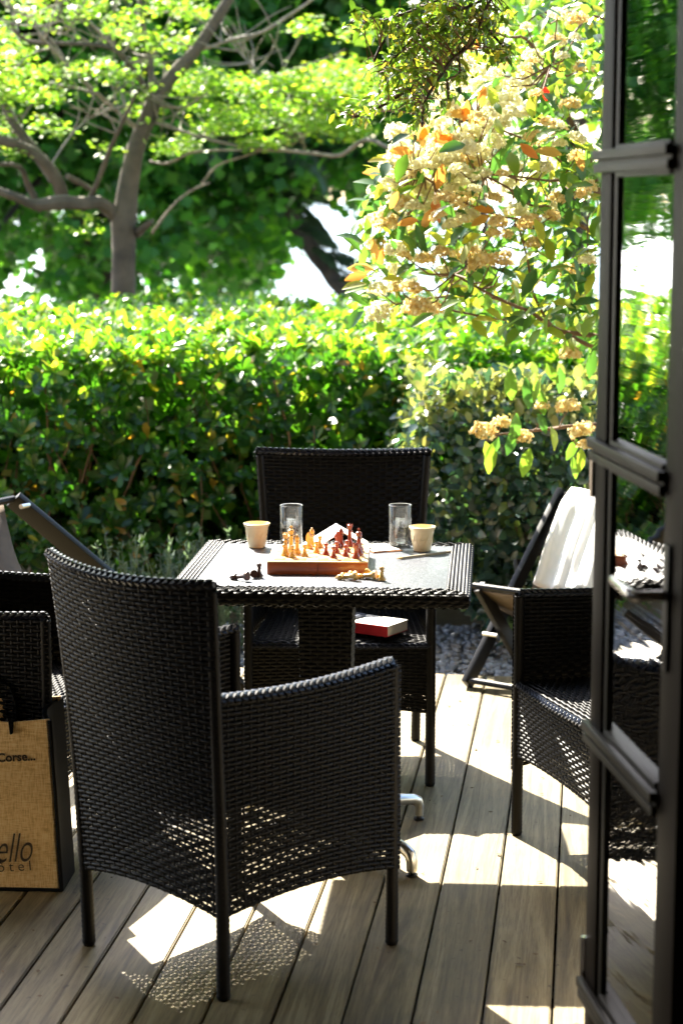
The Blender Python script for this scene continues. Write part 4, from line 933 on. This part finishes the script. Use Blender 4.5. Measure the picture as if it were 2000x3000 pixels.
# ------------------------------------------------------------------ table
TH = .740
def make_table():
    fl, frc, bl, br = Hh(481,1737,TH), Hh(1372,1737,TH), Hh(605,1588,TH), Hh(1384,1588,TH)
    c = (fl+frc+bl+br)/4; dd = ((bl-fl)+(br-frc)).normalized(); rzz = math.atan2(-dd.x, dd.y)
    wd = ((frc-fl).length+(br-bl).length)/2; dp = ((bl-fl).length+(br-frc).length)/2
    root = empty('wicker_table', (c.x, c.y, 0), rzz, 'square black woven table with pale glass top and silver cross base', 'table')
    hx, hy = wd/2, dp/2; rim = .058; ed = .036
    specs = []
    for k in range(4):
        rot = Matrix.Rotation(k*math.pi/2, 3, 'Z'); a, b = (hx, hy) if k % 2 == 0 else (hy, hx)
        prof = [(b-rim, TH-.001), (b-rim+.006, TH+.003), (b-.012, TH+.003), (b-.002, TH-.004), (b, TH-.014), (b-.002, TH-ed+.006), (b-.012, TH-ed), (b-.03, TH-ed)]
        Ls = [0]
        for p, q in zip(prof, prof[1:]): Ls.append(Ls[-1]+math.hypot(q[0]-p[0], q[1]-p[1]))
        T = Ls[-1]
        def S(u, v, rot=rot, a=a, b=b, prof=prof, Ls=Ls, T=T):
            s = min(max(v,0),1)*T; i = 0
            while i < len(prof)-2 and s > Ls[i+1]: i += 1
            t = (v*T-Ls[i])/(Ls[i+1]-Ls[i]); yy = prof[i][0]+(prof[i+1][0]-prof[i][0])*t; z = prof[i][1]+(prof[i+1][1]-prof[i][1])*t
            return rot @ Vector((-(2*u-1)*(a - (b-yy)), yy, z))
        specs.append(weave(S, 2*a, T, cu=.0150, rv=.0098, hh=.56, amp=.0030, th=.0011, wst=.003))
    weave_obj('woven_rim', root, specs)
    m = MB(); m.box((0,0,TH-.019), (2*hx-.03, 2*hy-.03, .026)); m.build('frame_board', M['wicker_core'], root, smooth=False, local=True)
    m = MB(); m.box((0,0,TH-.002), (2*(hx-rim)+.004, 2*(hy-rim)+.004, .008), bev=.002); m.build('glass_top', M['table_glass'], root, local=True)
    m = MB(); m.box((0,0,TH-.045), (.36,.36,.02)); m.build('mounting_plate', M['black_plastic'], root, smooth=False, local=True)
    # pedestal: woven square column narrowing downwards, on a cross base
    by = -.05; specs = []
    for k in range(4):
        rot = Matrix.Rotation(k*math.pi/2, 3, 'Z')
        S = lambda u, v, rot=rot: rot @ Vector(((2*u-1)*(.056+.014*v), -(.056+.014*v), .07+.632*v)) + Vector((0,by,0))
        specs.append(weave(S, .13, .63, cu=.0175))
    weave_obj('pedestal', root, specs)
    m = MB(); m.box((0,by,.38), (.104,.104,.64)); m.build('pedestal_core', M['wicker_core'], root, smooth=False, local=True)
    for sx, sy in ((1,1),(1,-1),(-1,1),(-1,-1)):
        m = MB(); e = Vector((sx*.232, by+sy*.232, 0)); d = Vector((sx, sy, 0)).normalized(); c0 = Vector((0, by, 0))
        pts = [c0+d*.02+Vector((0,0,.075)), c0+d*.12+Vector((0,0,.082)), e-d*.07+Vector((0,0,.072)), e-d*.025+Vector((0,0,.064)), e-d*.006+Vector((0,0,.055)), e+Vector((0,0,.040)), e+Vector((0,0,.014))]
        m.tube(pts, [.02,.02,.017,.016,.016,.0145,.0135], 12); f = m.build('foot', M['aluminium'], root, local=True)
        m = MB(); m.lathe([(0,.0),(.014,.0),(.015,.006),(.008,.009),(.006,.016)], (e.x,e.y,0), 14); m.build('foot_pad', M['black_plastic'], f, local=True)
    m = MB(); m.lathe([(.05,.062),(.052,.075),(.05,.098),(.0,.1)], (0,by,0), 18); m.build('base_hub', M['aluminium'], root, local=True)
    return root
TABLE = make_table()
TZ = TH + .002

# ------------------------------------------------------------------ chess
prof = {
 'pawn':  (.030, [(0,0),(.0085,0),(.0088,.004),(.006,.007),(.0042,.011),(.0036,.017),(.0058,.019),(.0036,.0205),(.0052,.0235),(.0056,.026),(.0045,.029),(0,.0305)]),
 'rook':  (.038, [(0,0),(.0098,0),(.010,.005),(.0072,.009),(.0058,.014),(.0052,.024),(.0078,.027),(.0078,.036),(.0058,.036),(.0056,.033),(0,.033)]),
 'bishop':(.047, [(0,0),(.0098,0),(.010,.005),(.0066,.009),(.0046,.015),(.0040,.028),(.0075,.030),(.0045,.032),(.0062,.037),(.0055,.042),(.002,.0455),(.0022,.0475),(0,.049)]),
 'knight':(.042, [(0,0),(.0098,0),(.010,.005),(.0068,.009),(.0055,.013),(.0055,.016),(0,.016)]),
 'queen': (.058, [(0,0),(.011,0),(.0112,.006),(.0074,.011),(.0050,.019),(.0044,.037),(.0085,.039),(.0046,.042),(.0072,.050),(.0078,.054),(.004,.055),(.0025,.057),(0,.0595)]),
 'king':  (.066, [(0,0),(.0115,0),(.0118,.006),(.0078,.011),(.0052,.020),(.0046,.041),(.009,.043),(.0050,.046),(.0078,.056),(.0050,.0595),(0,.060)])}
PM = {}
def piece_mesh(kind, mat):
    if (kind, mat) in PM: return PM[(kind, mat)]
    m = MB(); m.lathe(prof[kind][1], n=16)
    if kind == 'king': m.box((0,0,.064), (.0024,.0024,.010)); m.box((0,0,.0655), (.0075,.0024,.0024))
    if kind == 'queen':
        for k in range(6): a = k*math.pi/3; m.box((.0066*math.cos(a), .0066*math.sin(a), .0555), (.0022,.0022,.003))
    if kind == 'rook':
        for k in range(4): a = k*math.pi/2+.4; m.box((.0066*math.cos(a), .0066*math.sin(a), .0375), (.003,.003,.003))
    if kind == 'knight':
        o = [(-.006,.015),(.005,.015),(.0062,.022),(.004,.028),(.0095,.026),(.0105,.030),(.005,.037),(.002,.042),(-.002,.040),(-.0065,.033),(-.0072,.022)]
        n = len(o); m.add([(x,-.0032,z) for x,z in o]+[(x,.0032,z) for x,z in o], [tuple(range(n)), tuple(range(2*n-1,n-1,-1))]+[(i,i+n,(i+1)%n+n,(i+1)%n) for i in range(n)])
    me = bpy.data.meshes.new('chess_'+kind); me.from_pydata([tuple(v) for v in m.V], [], m.F); me.update(); me.shade_smooth(); me.set_sharp_from_angle(angle=R(50)); me.materials.append(M[mat]); PM[(kind, mat)] = me; return me
def c7(x, y): return (650+x/1.96, 1450+y/1.96)
# board box
bfl, bfr = Hh(*c7(258,458), TZ), Hh(*c7(838,458), TZ); bw = (bfr-bfl).length; brz = math.atan2((bfr-bfl).y, (bfr-bfl).x) - .03
BH = .0345; brd = empty('chess_box', ((bfl.x+bfr.x)/2, (bfl.y+bfr.y)/2, TZ), brz, 'wooden folding chess box opened flat as a board on the table', 'chess board')
bd = bw*1.0
for s in (-1, 1):
    m = MB(); m.box((s*bw/4, bd/2, BH/2-.002), (bw/2-.0008, bd, BH-.004), bev=.0012); m.build('box_half', M['box_wood'], brd, local=True)
m = MB(); m.box((0, bd/2, BH-.0025), (bw-.002, bd-.002, .003)); m.build('border', M['board_light'], brd, local=True, smooth=False)
sq = bpy.data.meshes.new('square'); q = (bw-.034)/8; hq = q/2-.0002
mbb = MB(); mbb.box((0,0,0), (2*hq,2*hq,.0016))
sq.from_pydata([tuple(v) for v in mbb.V], [], mbb.F); sq2 = sq.copy(); sq.materials.append(M['board_light']); sq2.materials.append(M['board_dark'])
for i in range(8):
    for j in range(8):
        o = link('square', sq if (i+j) % 2 else sq2, None, brd); o.location = ((i-3.5)*q, bd/2+(j-3.5)*q, BH-.0003)
        o['label'] = 'light square' if (i+j) % 2 else 'brown square'
TOPZ = TZ + BH + .0006
pieces = [('queen','boxwood',(366,347),'tall pale chess queen at the left end of the board'),('king','boxwood',(397,330),'pale chess king behind the tall queen at the left of the board'),('bishop','boxwood',(432,334),'pale chess bishop third from the left on the board'),
 ('pawn','boxwood',(404,357),'pale pawn at the front left of the board, below the tall pieces'),('pawn','boxwood',(358,349),'pale pawn nearest the left edge of the board'),('pawn','boxwood',(475,350),'pale pawn standing alone at the front, left of centre'),
 ('pawn','boxwood',(543,331),'pale pawn closest to the red pieces'),('knight','boxwood',(499,306),'pale chess knight in the middle rows of the pale side'),('bishop','boxwood',(517,294),'pale bishop behind the pale knight'),('pawn','boxwood',(562,299),'pale pawn farthest back, near the white booklet'),
 ('pawn','redwood',(597,343),'red-brown pawn leftmost of the red side'),('pawn','redwood',(641,362),'red-brown pawn nearest the front edge of the board'),('pawn','redwood',(658,333),'red-brown pawn just behind the front red pawn'),('knight','redwood',(665,300),'red-brown knight at the back, near the centre line'),
 ('bishop','redwood',(684,295),'red-brown bishop at the back beside the red knight'),('pawn','redwood',(710,352),'red-brown pawn in the front row, left of the rook'),('pawn','redwood',(718,326),'red-brown pawn in the middle of the red side'),('queen','redwood',(733,293),'tall red-brown queen at the back of the board'),
 ('rook','redwood',(770,365),'red-brown rook at the front right corner of the board'),('king','redwood',(785,345),'tallest red-brown king at the right edge of the board'),('bishop','redwood',(790,318),'red-brown bishop behind the king at the right edge')]
for kd, mt, (x, y), lb in pieces:
    o = link('chess_'+kd, piece_mesh(kd, mt)); p = Hh(*c7(x, y), TOPZ); o.location = p; o.rotation_euler = (0,0,random.uniform(-1,1)+(math.pi if mt=='redwood' else 0)); o.scale = (1.07,1.07,1.03); tag(o, lb, 'chess piece', 'chess pieces')
def lying(kd, mt, xy, az, lb, stand=False):
    o = link('chess_'+kd, piece_mesh(kd, mt)); p = Hh(*c7(*xy), TZ+.003); sc_ = 1.18
    if stand: o.location = p; o.location.z = TZ+.0022
    else:
        o.rotation_mode = 'QUATERNION'; r0 = prof[kd][1][1][0]*sc_; d = Vector((math.cos(az), math.sin(az), -.16)).normalized(); o.rotation_quaternion = d.to_track_quat('Z','Y')
        o.location = (p.x, p.y, TZ + .0022 + r0*.985)
    o.scale = (sc_,)*3; tag(o, lb, 'chess piece', 'chess pieces')
lying('bishop','darkwood',(150,490),R(150),'dark brown chess piece lying leftmost on the table')
lying('pawn','darkwood',(185,474),R(95),'dark brown pawn fallen over, base towards us, beside the standing dark pawn')
lying('pawn','darkwood',(214,468),0,'dark brown pawn standing on the table left of the box', True)
lying('bishop','boxwood',(775,486),R(165),'pale fallen bishop in front of the box with its tip to the left')
lying('pawn','boxwood',(745,478),R(140),'small pale fallen pawn half behind the fallen bishop')
lying('knight','boxwood',(822,470),R(-20),'pale fallen knight at the right front corner of the box')
lying('bishop','boxwood',(885,482),R(160),'pale fallen bishop touching the standing pale pawn')
lying('pawn','boxwood',(917,487),0,'pale pawn standing on the table right of the box', True)

# booklet propped like a roof behind the board, coloured leaflet, pencil
def tent():
    c = Hh(*c7(672, 300), TZ); root = empty('open_booklet', c, .12, 'white open booklet standing like a small roof behind the chess board', 'booklet')
    for s in (-1, 1):
        m = MB(); a, b, t = .088, .052, .003
        pr = [(0,b),(s*a,.0008),(s*(a-.001),.0008+t),(0,b+t)]
        m.add([(x,-.07,z) for x,z in pr]+[(x,.07,z) for x,z in pr], [(0,1,2,3),(7,6,5,4),(0,4,5,1),(1,5,6,2),(2,6,7,3),(3,7,4,0)]); m.build('page', M['paper'], root, local=True, smooth=False)
tent()
c = Hh(*c7(925, 318), TZ); lf = empty('leaflet', c, .35, 'small orange and green leaflet lying between board and right glass', 'leaflet')
m = MB(); m.box((0,.02,.0018), (.085,.11,.0018)); m.build('page', M['leaflet'], lf, local=True, smooth=False)
m = MB(); m.box((-.002,.021,.0045), (.080,.105,.0018), rot=Matrix.Rotation(.05,4,'Z')); m.build('page', M['paper'], lf, local=True, smooth=False)
pa, pb = Hh(*c7(1003,366), TZ+.004), Hh(*c7(1312,326), TZ+.004); dpn = (pb-pa)
pc = empty('pencil', (pa+pb)/2, math.atan2(dpn.y,dpn.x), 'thin wooden pencil lying on the table in front of the right cup', 'pencil')
ln = dpn.length; m = MB(); m.tube([(-ln/2+.016,0,0),(ln/2,0,0)], .0036, 6); m.build('shaft', M['pencil'], pc, local=True)
m = MB(); m.tube([(-ln/2,0,0),(-ln/2+.004,0,0),(-ln/2+.016,0,0)], [.0006,.0012,.0036], 8); m.build('tip', M['boxwood'], pc, local=True)

# tumblers with water
def tumbler(px, py, label):
    b = Hh(px, py, TZ); root = empty('water_glass', b, 0, label, 'glass', 'glasses of water on the table'); r, h = .0305, .118
    m = MB(); m.lathe([(0,0),(r*.92,0),(r*.97,.003),(r,.012),(r*1.03,h-.001),(r*1.01,h),(r*.97,h-.001),(r*.945,.016),(r*.85,.012),(0,.011)], n=40); m.build('tumbler', M['glass'], root, local=True, sharp=0)
    for z0, rr_ in ((h-.0008, r*1.0), (.004, r*.93)):
        m = MB(); m.tube([Vector((rr_*math.cos(a), rr_*math.sin(a), z0)) for a in np.linspace(0, 6.2832, 41)], .0007, 5, cap=False); m.build('rim', M['rim_glint'], root, local=True)
    m = MB(); wl = h*.66; m.lathe([(0,.0115),(r*.845,.0125),(r*.942,.0165),(r*.962,wl),(r*.955,wl-.0006),(0,wl-.0006)], n=40); m.build('water', M['water_glass'], root, local=True, sharp=0)
tumbler(*c7(399,302), 'tall clear glass of water standing left, behind the pale chess pieces')
tumbler(*c7(1021,300), 'tall clear glass of water standing right, beside the cream cup')
def cup(px, py, label, rz=0):
    b = Hh(px, py, TZ); root = empty('espresso_cup', b, rz, label, 'cup', 'cream cups on the table'); pr = [(0,0),(.0215,0),(.0235,.002)]
    for k in range(1, 9):
        t = k/9; r = .0235+(.0325-.0235)*t; pr += [(r, .002+.062*t-.002), (r+.0009*math.sin(k), .002+.062*t)]
    pr += [(.0345,.060),(.036,.0635),(.0365,.067),(.0345,.068),(.033,.065),(.0225,.006),(0,.005)]
    m = MB(); m.lathe(pr, n=36); m.build('cup_body', M['cup'], root, local=True, sharp=30)
    # dented flutes of the crumpled cup wall
    m = MB()
    for k in range(9):
        a = k*math.pi*2/9; pts = [Vector((math.cos(a+.12*j)*(.0240+.0016*j), math.sin(a+.12*j)*(.0240+.0016*j), .008+.0095*j)) for j in range(5)]; m.tube(pts, [.0007,.0016,.0018,.0015,.0006], 5)
    m.build('flutes', M['cup'], root, local=True)
cup(*c7(201,300), 'cream cup standing on the left side of the table')
cup(*c7(1148,320), 'cream cup standing on the right in front of a glass', 1.3)

# book on the far chair's seat
SZ = CH_SEAT + .0145
bl_, br_ = Hh(1025, 1852, SZ), Hh(1128, 1866, SZ); bk = empty('thick_book', (bl_.x-.02, bl_.y+.01, SZ), math.atan2((br_-bl_).y, (br_-bl_).x), 'thick paperback with red spine lying on the far chair seat', 'book')
m = MB(); m.box((.075,.058,.016), (.150,.110,.027)); m.build('pages', M['paper'], bk, local=True, smooth=False)
m = MB(); m.box((.074,.001,.016), (.152,.004,.031)); m.build('spine', M['red_cover'], bk, local=True, smooth=False)
for z in (.0012, .0308):
    m = MB(); m.box((.074,.058,z), (.152,.112,.0018)); m.build('cover', M['red_cover'] if z < .01 else M['paper'], bk, local=True, smooth=False)
mg = empty('dark_book', (bl_.x+.01, bl_.y+.055, SZ+.033), .9, 'dark blue magazine lying on top of the thick book', 'magazine')
m = MB(); m.box((-.03,.03,.003), (.13,.10,.005)); m.build('cover', M['dark_print'], mg, local=True, smooth=False)
m = MB(); m.box((-.029,.031,.0065), (.127,.097,.0018), rot=Matrix.Rotation(.04,4,'Z')); m.build('page', M['dark_print'], mg, local=True, smooth=False)

# ------------------------------------------------------------------ jute bag at the left edge
def text_mesh(body, size, shear=0, space=1.0, bold=0.0):
    cu = bpy.data.curves.new('lettering', 'FONT'); cu.body = body; cu.size = size; cu.shear = shear; cu.space_character = space; cu.extrude = .0004; cu.offset = bold
    cu.align_x = 'RIGHT'; cu.resolution_u = 6; return cu
def jute_bag():
    br0 = Hh(183, 2612, 0); w_, h_, d_ = .40, .432, .14
    ux = Vector((1.0, -.06, 0)).normalized(); uy = Vector((.06, 1.0, 0)).normalized()
    root = empty('jute_bag', br0, math.atan2(ux.y, ux.x), 'upright jute shopping bag with black side and printed lettering, cut off at left edge', 'bag')
    # local: x to the left negative; front face at y=0
    def panel(y, name, mat, bulge, x0=-w_, x1=-.002, top=h_):
        V, F = [], []; nx, nz = 14, 16
        for j in range(nz+1):
            for i in range(nx+1):
                u, v = i/nx, j/nz; x = x0+(x1-x0)*u - .022*v*(2*u-1); z = .004+(top-.006)*v + .006*math.sin(u*7)*v
                V.append(Vector((x, y - bulge*math.sin(math.pi*u)*math.sin(math.pi*min(1,v*1.05)) + .035*v*(1 if y < .05 else -1)*0 + .012*v, z)))
                F += [] if i == nx or j == nz else [(j*(nx+1)+i, j*(nx+1)+i+1, (j+1)*(nx+1)+i+1, (j+1)*(nx+1)+i)]
        n = len(V); V2 = [v+Vector((0,.0025,0)) for v in V]; m = MB(); m.add(V+V2, F+[tuple(k+n for k in f[::-1]) for f in F])
        ring = [i for i in range(nx+1)] + [(j+1)*(nx+1)-1 for j in range(1,nz+1)] + [nz*(nx+1)+i for i in range(nx-1,-1,-1)] + [j*(nx+1) for j in range(nz-1,0,-1)]
        m.add(V+V2, [(a, a+n, b+n, b) for a, b in zip(ring, ring[1:]+ring[:1])]); return m.build(name, mat, root, local=True)
    fp = panel(0, 'front_panel', M['jute'], .008); panel(d_, 'rear_panel', M['jute'], -.006, top=h_+.022)
    for nm, x in (('gusset', 0), ('gusset', -w_)):
        m = MB(); s = 1 if x == 0 else -1; rows = 9
        V = []
        for j in range(rows):
            v = j/(rows-1); z = .002+(h_-.004)*v
            for k in range(5):
                t = k/4; V.append((x - s*.022*v - s*.022*v*math.sin(math.pi*t)*1.2 + s*.004, -.004+(d_+.008)*t+.012*v, z + .02*t*v))
        m.add(V, [(j*5+k, j*5+k+1, (j+1)*5+k+1, (j+1)*5+k) for j in range(rows-1) for k in range(4)])
        V3 = [(a - s*.012, b, c_) for a, b, c_ in V]; m.add(V3, [(j*5+k, (j+1)*5+k, (j+1)*5+k+1, j*5+k+1) for j in range(rows-1) for k in range(4)])
        m.build('gusset', M['bag_black'], root, local=True)
    m = MB()
    for x in (-.003,): m.tube([(x+.002,-.001,.003),(x-.009,.004,.25),(x-.021,.010,h_-.002)], [.006,.005,.005], 6)
    m.build('edge_binding', M['bag_black'], root, local=True)
    m = MB(); m.box((-w_/2, d_/2, .003), (w_+.004, d_, .004)); m.tube([(-w_,-.001,.004),(.002,-.001,.004)], .005, 6); m.build('base', M['bag_black'], root, local=True)
    for y in (.012, d_+.006):
        m = MB(); hp = [(-.135,y-.004,h_-.10+.06), (-.135,y-.004,h_+.01), (-.150,y,h_+.05), (-.2,y,h_+.075), (-.26,y,h_+.05), (-.272,y-.004,h_-.04)]
        if y < .05: hp = [(-.118,y-.004,h_-.035),(-.118,y-.003,h_-.002),(-.135,y+.03,h_-.02),(-.2,y+.05,h_-.04),(-.262,y+.03,h_-.02),(-.28,y-.003,h_-.03)]
        m.tube(hp, .011, 8, flat=.3); m.build('handle', M['bag_black'], root, local=True)
    for body, size, px, py, sh, sp, bo in (('en Corse...', .030, 85, 2228, 0, 1.0, .0008), ('ello', .108, 96, 2522, .42, .98, -.0009), ('h\u00f4tel', .036, 95, 2549, 0, 1.55, -.0002)):
        cu = text_mesh(body, size, sh, sp, bo); tmp = bpy.data.objects.new('tmp', cu); C.objects.link(tmp); bpy.context.view_layer.update()
        me = bpy.data.meshes.new_from_object(tmp.evaluated_get(bpy.context.evaluated_depsgraph_get())); bpy.data.objects.remove(tmp)
        q = P(px, py, br0.y+.002) - br0; x = q.x; z = q.z
        xs = 1.0 if body != 'ello' else .60
        y = -.0106 + .012*z/h_ - .008*0
        o = link('lettering', me, M['ink'], fp); v = z/h_; uu = (x + w_)/w_
        y = -.008*math.sin(math.pi*min(max(uu,0),1))*math.sin(math.pi*min(1,v*1.05)) + .012*v - .0022
        x += .016 if body.startswith('en') else 0
        Mx = Matrix.Translation((x, y - (.003 if body=='ello' else .0015), z)) @ Matrix.Rotation(R(90),4,'X') @ Matrix.Rotation(R(4),4,'Z')*1.0
        o.matrix_basis = Mx @ Matrix.Diagonal((xs,1,1,1))
jute_bag()

# ------------------------------------------------------------------ folding beach chairs
def flatbar(m, a, b, w_=.035, t=.018, side=Vector((0,1,0))):
    a, b = Vector(a), Vector(b); d = (b-a); l = d.length; d.normalize(); s = (side - d*side.dot(d)).normalized(); u = d.cross(s)
    m.box((a+b)/2, (l, t, w_), axes=(d, s, u), bev=.0025)
def right_deckchair():
    foot = Hh(1366, 2016, 0); u = Vector((.60,.80,0)).normalized(); v = Vector((.80,-.60,0)).normalized()      # u: towards the backrest, v: across
    root = empty('folding_chair', foot, 0, 'dark folding deck chair with a white towel over its back, right of the hedge gap', 'deck chair', 'folding deck chairs')
    top = P(1646, 1440, foot.y+.40); zt = top.z; hd = Vector((top.x-foot.x, top.y-foot.y, 0)); 
    W = .46
    sfront = P(1386, 1716, foot.y+.03); rfoot = Hh(1532, 1985, 0)
    piv = P(1427, 1858, foot.y+.06)
    for k in (0, 1):
        o_ = v*W*k
        m = MB(); flatbar(m, foot+o_+Vector((0,0,.012)), top+o_, .054, .022, v); m.build('long_rail', M['dark_frame'], root)
        m = MB(); flatbar(m, rfoot+o_+v*.024+Vector((0,0,.012)), sfront+o_+v*.024, .048, .022, v); m.build('cross_leg', M['dark_frame'], root)
        m = MB(); a = P(1528, 1640, foot.y+.24)+o_; flatbar(m, a-v*.02, P(1536, 1712, foot.y+.22)+o_-v*.02, .030, .018, v); flatbar(m, P(1528,1640,foot.y+.24)+o_-v*.02, P(1440,1650,foot.y-.05)+o_-v*.02+Vector((0,0,-.02))*0, .03,.018, v) if False else None; m.build('arm_post', M['dark_frame'], root)
        m = MB(); m.tube([piv+o_-v*.018, piv+o_+v*.04], .007, 10); m.build('bolt', M['aluminium'], root)
    for a in (foot+Vector((0,0,.03)), rfoot+Vector((0,0,.02)), sfront, top-Vector((0,0,.01))):
        m = MB(); m.tube([a, a+v*W], .011, 8); m.build('cross_bar', M['dark_frame'], root)
    # canvas seat and back
    m = MB(); V = []; n = 14; seatback = foot.lerp(top, .47)
    for i in range(n+1):
        t = i/n
        p = sfront.lerp(seatback, min(1, t*2)) if t < .5 else seatback.lerp(top, (t-.5)*2)
        sag = -.07*math.sin(math.pi*t) - .012; 
        for j in range(2): V.append(p + v*(.025+(W-.05)*j) + Vector((0,0,sag)))
    m.add(V, [(i*2, i*2+1, i*2+3, i*2+2) for i in range(n)]); o = m.build('canvas_seat', M['canvas'], root)
    md = o.modifiers.new('thickness', 'SOLIDIFY'); md.thickness = .003
    # towel, resting over the back
    tw = empty('white_towel', top, 0, 'white towel draped over the back of the right deck chair', 'towel')
    V = []; nx, nz = 34, 30; dn = (foot-top).normalized(); nrm = dn.cross(v).normalized(); nrm = nrm if nrm.y < 0 else -nrm
    for j in range(nz+1):
        s = j/nz
        for i in range(nx+1):
            q = i/nx; fold = .006*math.sin(q*31+2*s) + .004*math.sin(q*67+1+s) + .008*math.sin(q*11+3*s) + .006*noise.noise(Vector((q*6,s*4,3)))
            if s < .22:    # behind
                a = top + Vector((0,0,.012)) + (-nrm)*(.02+.02*(1-s/.22)) + Vector((0,0,-1))*(.25*(1-s/.22))
            else:
                t = (s-.22)/.78; a = top + Vector((0,0,.016)) + nrm*(.026*min(1,t*5)) + dn*(.44*t) + v*(.07*t) + Vector((0,0,-.0*t)) + nrm*.02*math.sin(t*2)
            V.append(a + v*(.045+W*.97*q + (.02*s*(q-.3))) + nrm*fold*(.3+s))
    m = MB(); m.add(V, [(j*(nx+1)+i, j*(nx+1)+i+1, (j+1)*(nx+1)+i+1, (j+1)*(nx+1)+i) for j in range(nz) for i in range(nx)]); o = m.build('towel_cloth', M['white_cloth'], tw, sharp=0)
    md = o.modifiers.new('thickness', 'SOLIDIFY'); md.thickness = .005
right_deckchair()
def left_deckchair():
    Y0 = 6.3; top = P(40, 1462, Y0); low = P(320, 1700, Y0+.10); d = (low-top).normalized(); foot = top + d*((top.z)/(-d.z)); v = Vector((.55,.83,0)).normalized()
    root = empty('folding_chair', (foot.x, foot.y, 0), 0, 'dark folding deck chair with brown canvas at the left edge, in front of the hedge', 'deck chair', 'folding deck chairs')
    W = .5; v = Vector((-.50, -.87, 0)).normalized()
    for k in (0, 1):
        o_ = v*W*k
        m = MB(); flatbar(m, foot+o_+Vector((0,0,.012)), top+o_, .062, .024, v); m.build('long_rail', M['dark_frame'], root)
        m = MB(); a = Vector((top.x-.10, top.y, .012)); flatbar(m, a+o_+v*.026, foot.lerp(top,.72)+o_+v*.026+Vector((.12,0,-.22)), .036, .022, v); m.build('cross_leg', M['dark_frame'], root)
        m = MB(); q = P(74, 1482, Y0-.02)+o_; m.tube([q-v*.02, q+v*.02], .008, 10); m.build('bolt', M['aluminium'], root)
    for a in (top, foot+Vector((0,0,.03))):
        m = MB(); m.tube([a, a+v*W], .012, 8); m.build('cross_bar', M['dark_frame'], root)
    m = MB(); V = []; n = 18; a = top + Vector((-.02,0,-.01)); b = P(160, 1760, Y0-.25)
    for i in range(n+1):
        t = i/n; p = a.lerp(b, t) + Vector((-.09*math.sin(math.pi*t)*0, -.10*math.sin(math.pi*t), -.10*math.sin(math.pi*t)+.06*math.sin(math.pi*t)))
        for j in range(7): V.append(p + v*(.02+(W-.04)*j/6) + Vector((0,0,-.02*math.sin(math.pi*j/6))))
    m.add(V, [(i*7+j, i*7+j+1, (i+1)*7+j+1, (i+1)*7+j) for i in range(n) for j in range(6)]); o = m.build('canvas_sling', M['canvas'], root)
    md = o.modifiers.new('thickness', 'SOLIDIFY'); md.thickness = .004
left_deckchair()

# ------------------------------------------------------------------ glass door leaf, opened into the room
def glass_door():
    n = Vector((.993,.118,0)).normalized(); d = Vector((-.118,.993,0)).normalized(); cpl = .871
    def pt(Y, z, off=0.0):              # on the leaf at distance Y; off towards the viewer's side (left)
        x = (cpl-n.y*Y)/n.x; return Vector((x, Y, z)) - n*off
    Yh, Yf = 3.500, 2.985; hinge = pt(Yh, 0)
    root = empty('glass_door', hinge, 0, 'dark framed glazed door leaf standing open at the right edge', 'door')
    ax = (d, n, Vector((0,0,1)))
    def bar(name, ya, yb, z0, z1, off0, off1, mat='door_paint'):
        a, b = pt(ya, (z0+z1)/2, (off0+off1)/2), pt(yb, (z0+z1)/2, (off0+off1)/2); m = MB()
        m.box((a+b)/2, ((b-a).length, abs(off1-off0), z1-z0), axes=ax, bev=.0025); return m.build(name, M[mat], root)
    H0, H1 = .03, 2.30
    # hinge stile with its two mouldings, lock stile
    bar('stile', Yh-.072, Yh, H0, H1, -.022, .013); bar('moulding', Yh-.096, Yh-.073, H0+.1, H1-.05, -.012, .008, 'door_bar')
    bar('stile', Yf-.03, Yf+.075, H0, H1, -.022, .012); bar('moulding', Yf+.076, Yf+.092, H0+.1, H1-.05, -.012, .006, 'door_bar')
    bar('rail', Yf+.094, Yh-.098, H1-.085, H1, -.020, .011); bar('rail', Yf+.094, Yh-.098, H0, H0+.12, -.020, .011)
    zs = [.246, .734, 1.247, 1.746]
    for z in zs:
        bar('glazing_bar', Yf+.062, Yh+.004, z-.018, z-.002, .0145, .026, 'door_bar'); bar('glazing_bar', Yf+.062, Yh+.004, z+.004, z+.021, .0145, .029, 'door_bar'); bar('glazing_bar_web', Yf+.062, Yh+.002, z-.015, z+.018, .0135, .019, 'door_bar'); bar('glazing_bar_core', Yf+.094, Yh-.098, z-.026, z+.028, -.012, .0130, 'door_bar')
    zz = [H0+.12]+zs+[H1-.085]
    for a, b in zip(zz, zz[1:]):
        m = MB(); A, B = pt(Yf+.093, (a+b)/2, 0), pt(Yh-.097, (a+b)/2, 0); m.box((A+B)/2, ((B-A).length, .004, b-a-.002), axes=ax); m.build('pane', M['pane'], root, smooth=False)
    # handle
    hb = pt(Yf+.040, 1.077, .012); m = MB(); m.box(hb-n*.004+Vector((0,0,-.02)), (.028,.006,.20), axes=ax, bev=.003); pl = m.build('lock_plate', M['dark_frame'], root)
    m = MB(); m.tube([hb-n*.004, hb-n*.050, hb-n*.056+d*.008, hb-n*.056+d*.05, hb-n*.052+d*.14], [.009,.009,.0095,.0085,.0075], 12); m.build('handle', M['brass'], root)
    m = MB()
    for z in (.3, 1.2, 2.1): m.tube([pt(Yh+.010, z-.04, .012), pt(Yh+.010, z+.04, .012)], .008, 10)
    m.build('hinge', M['brass'], root)
    return root
glass_door()
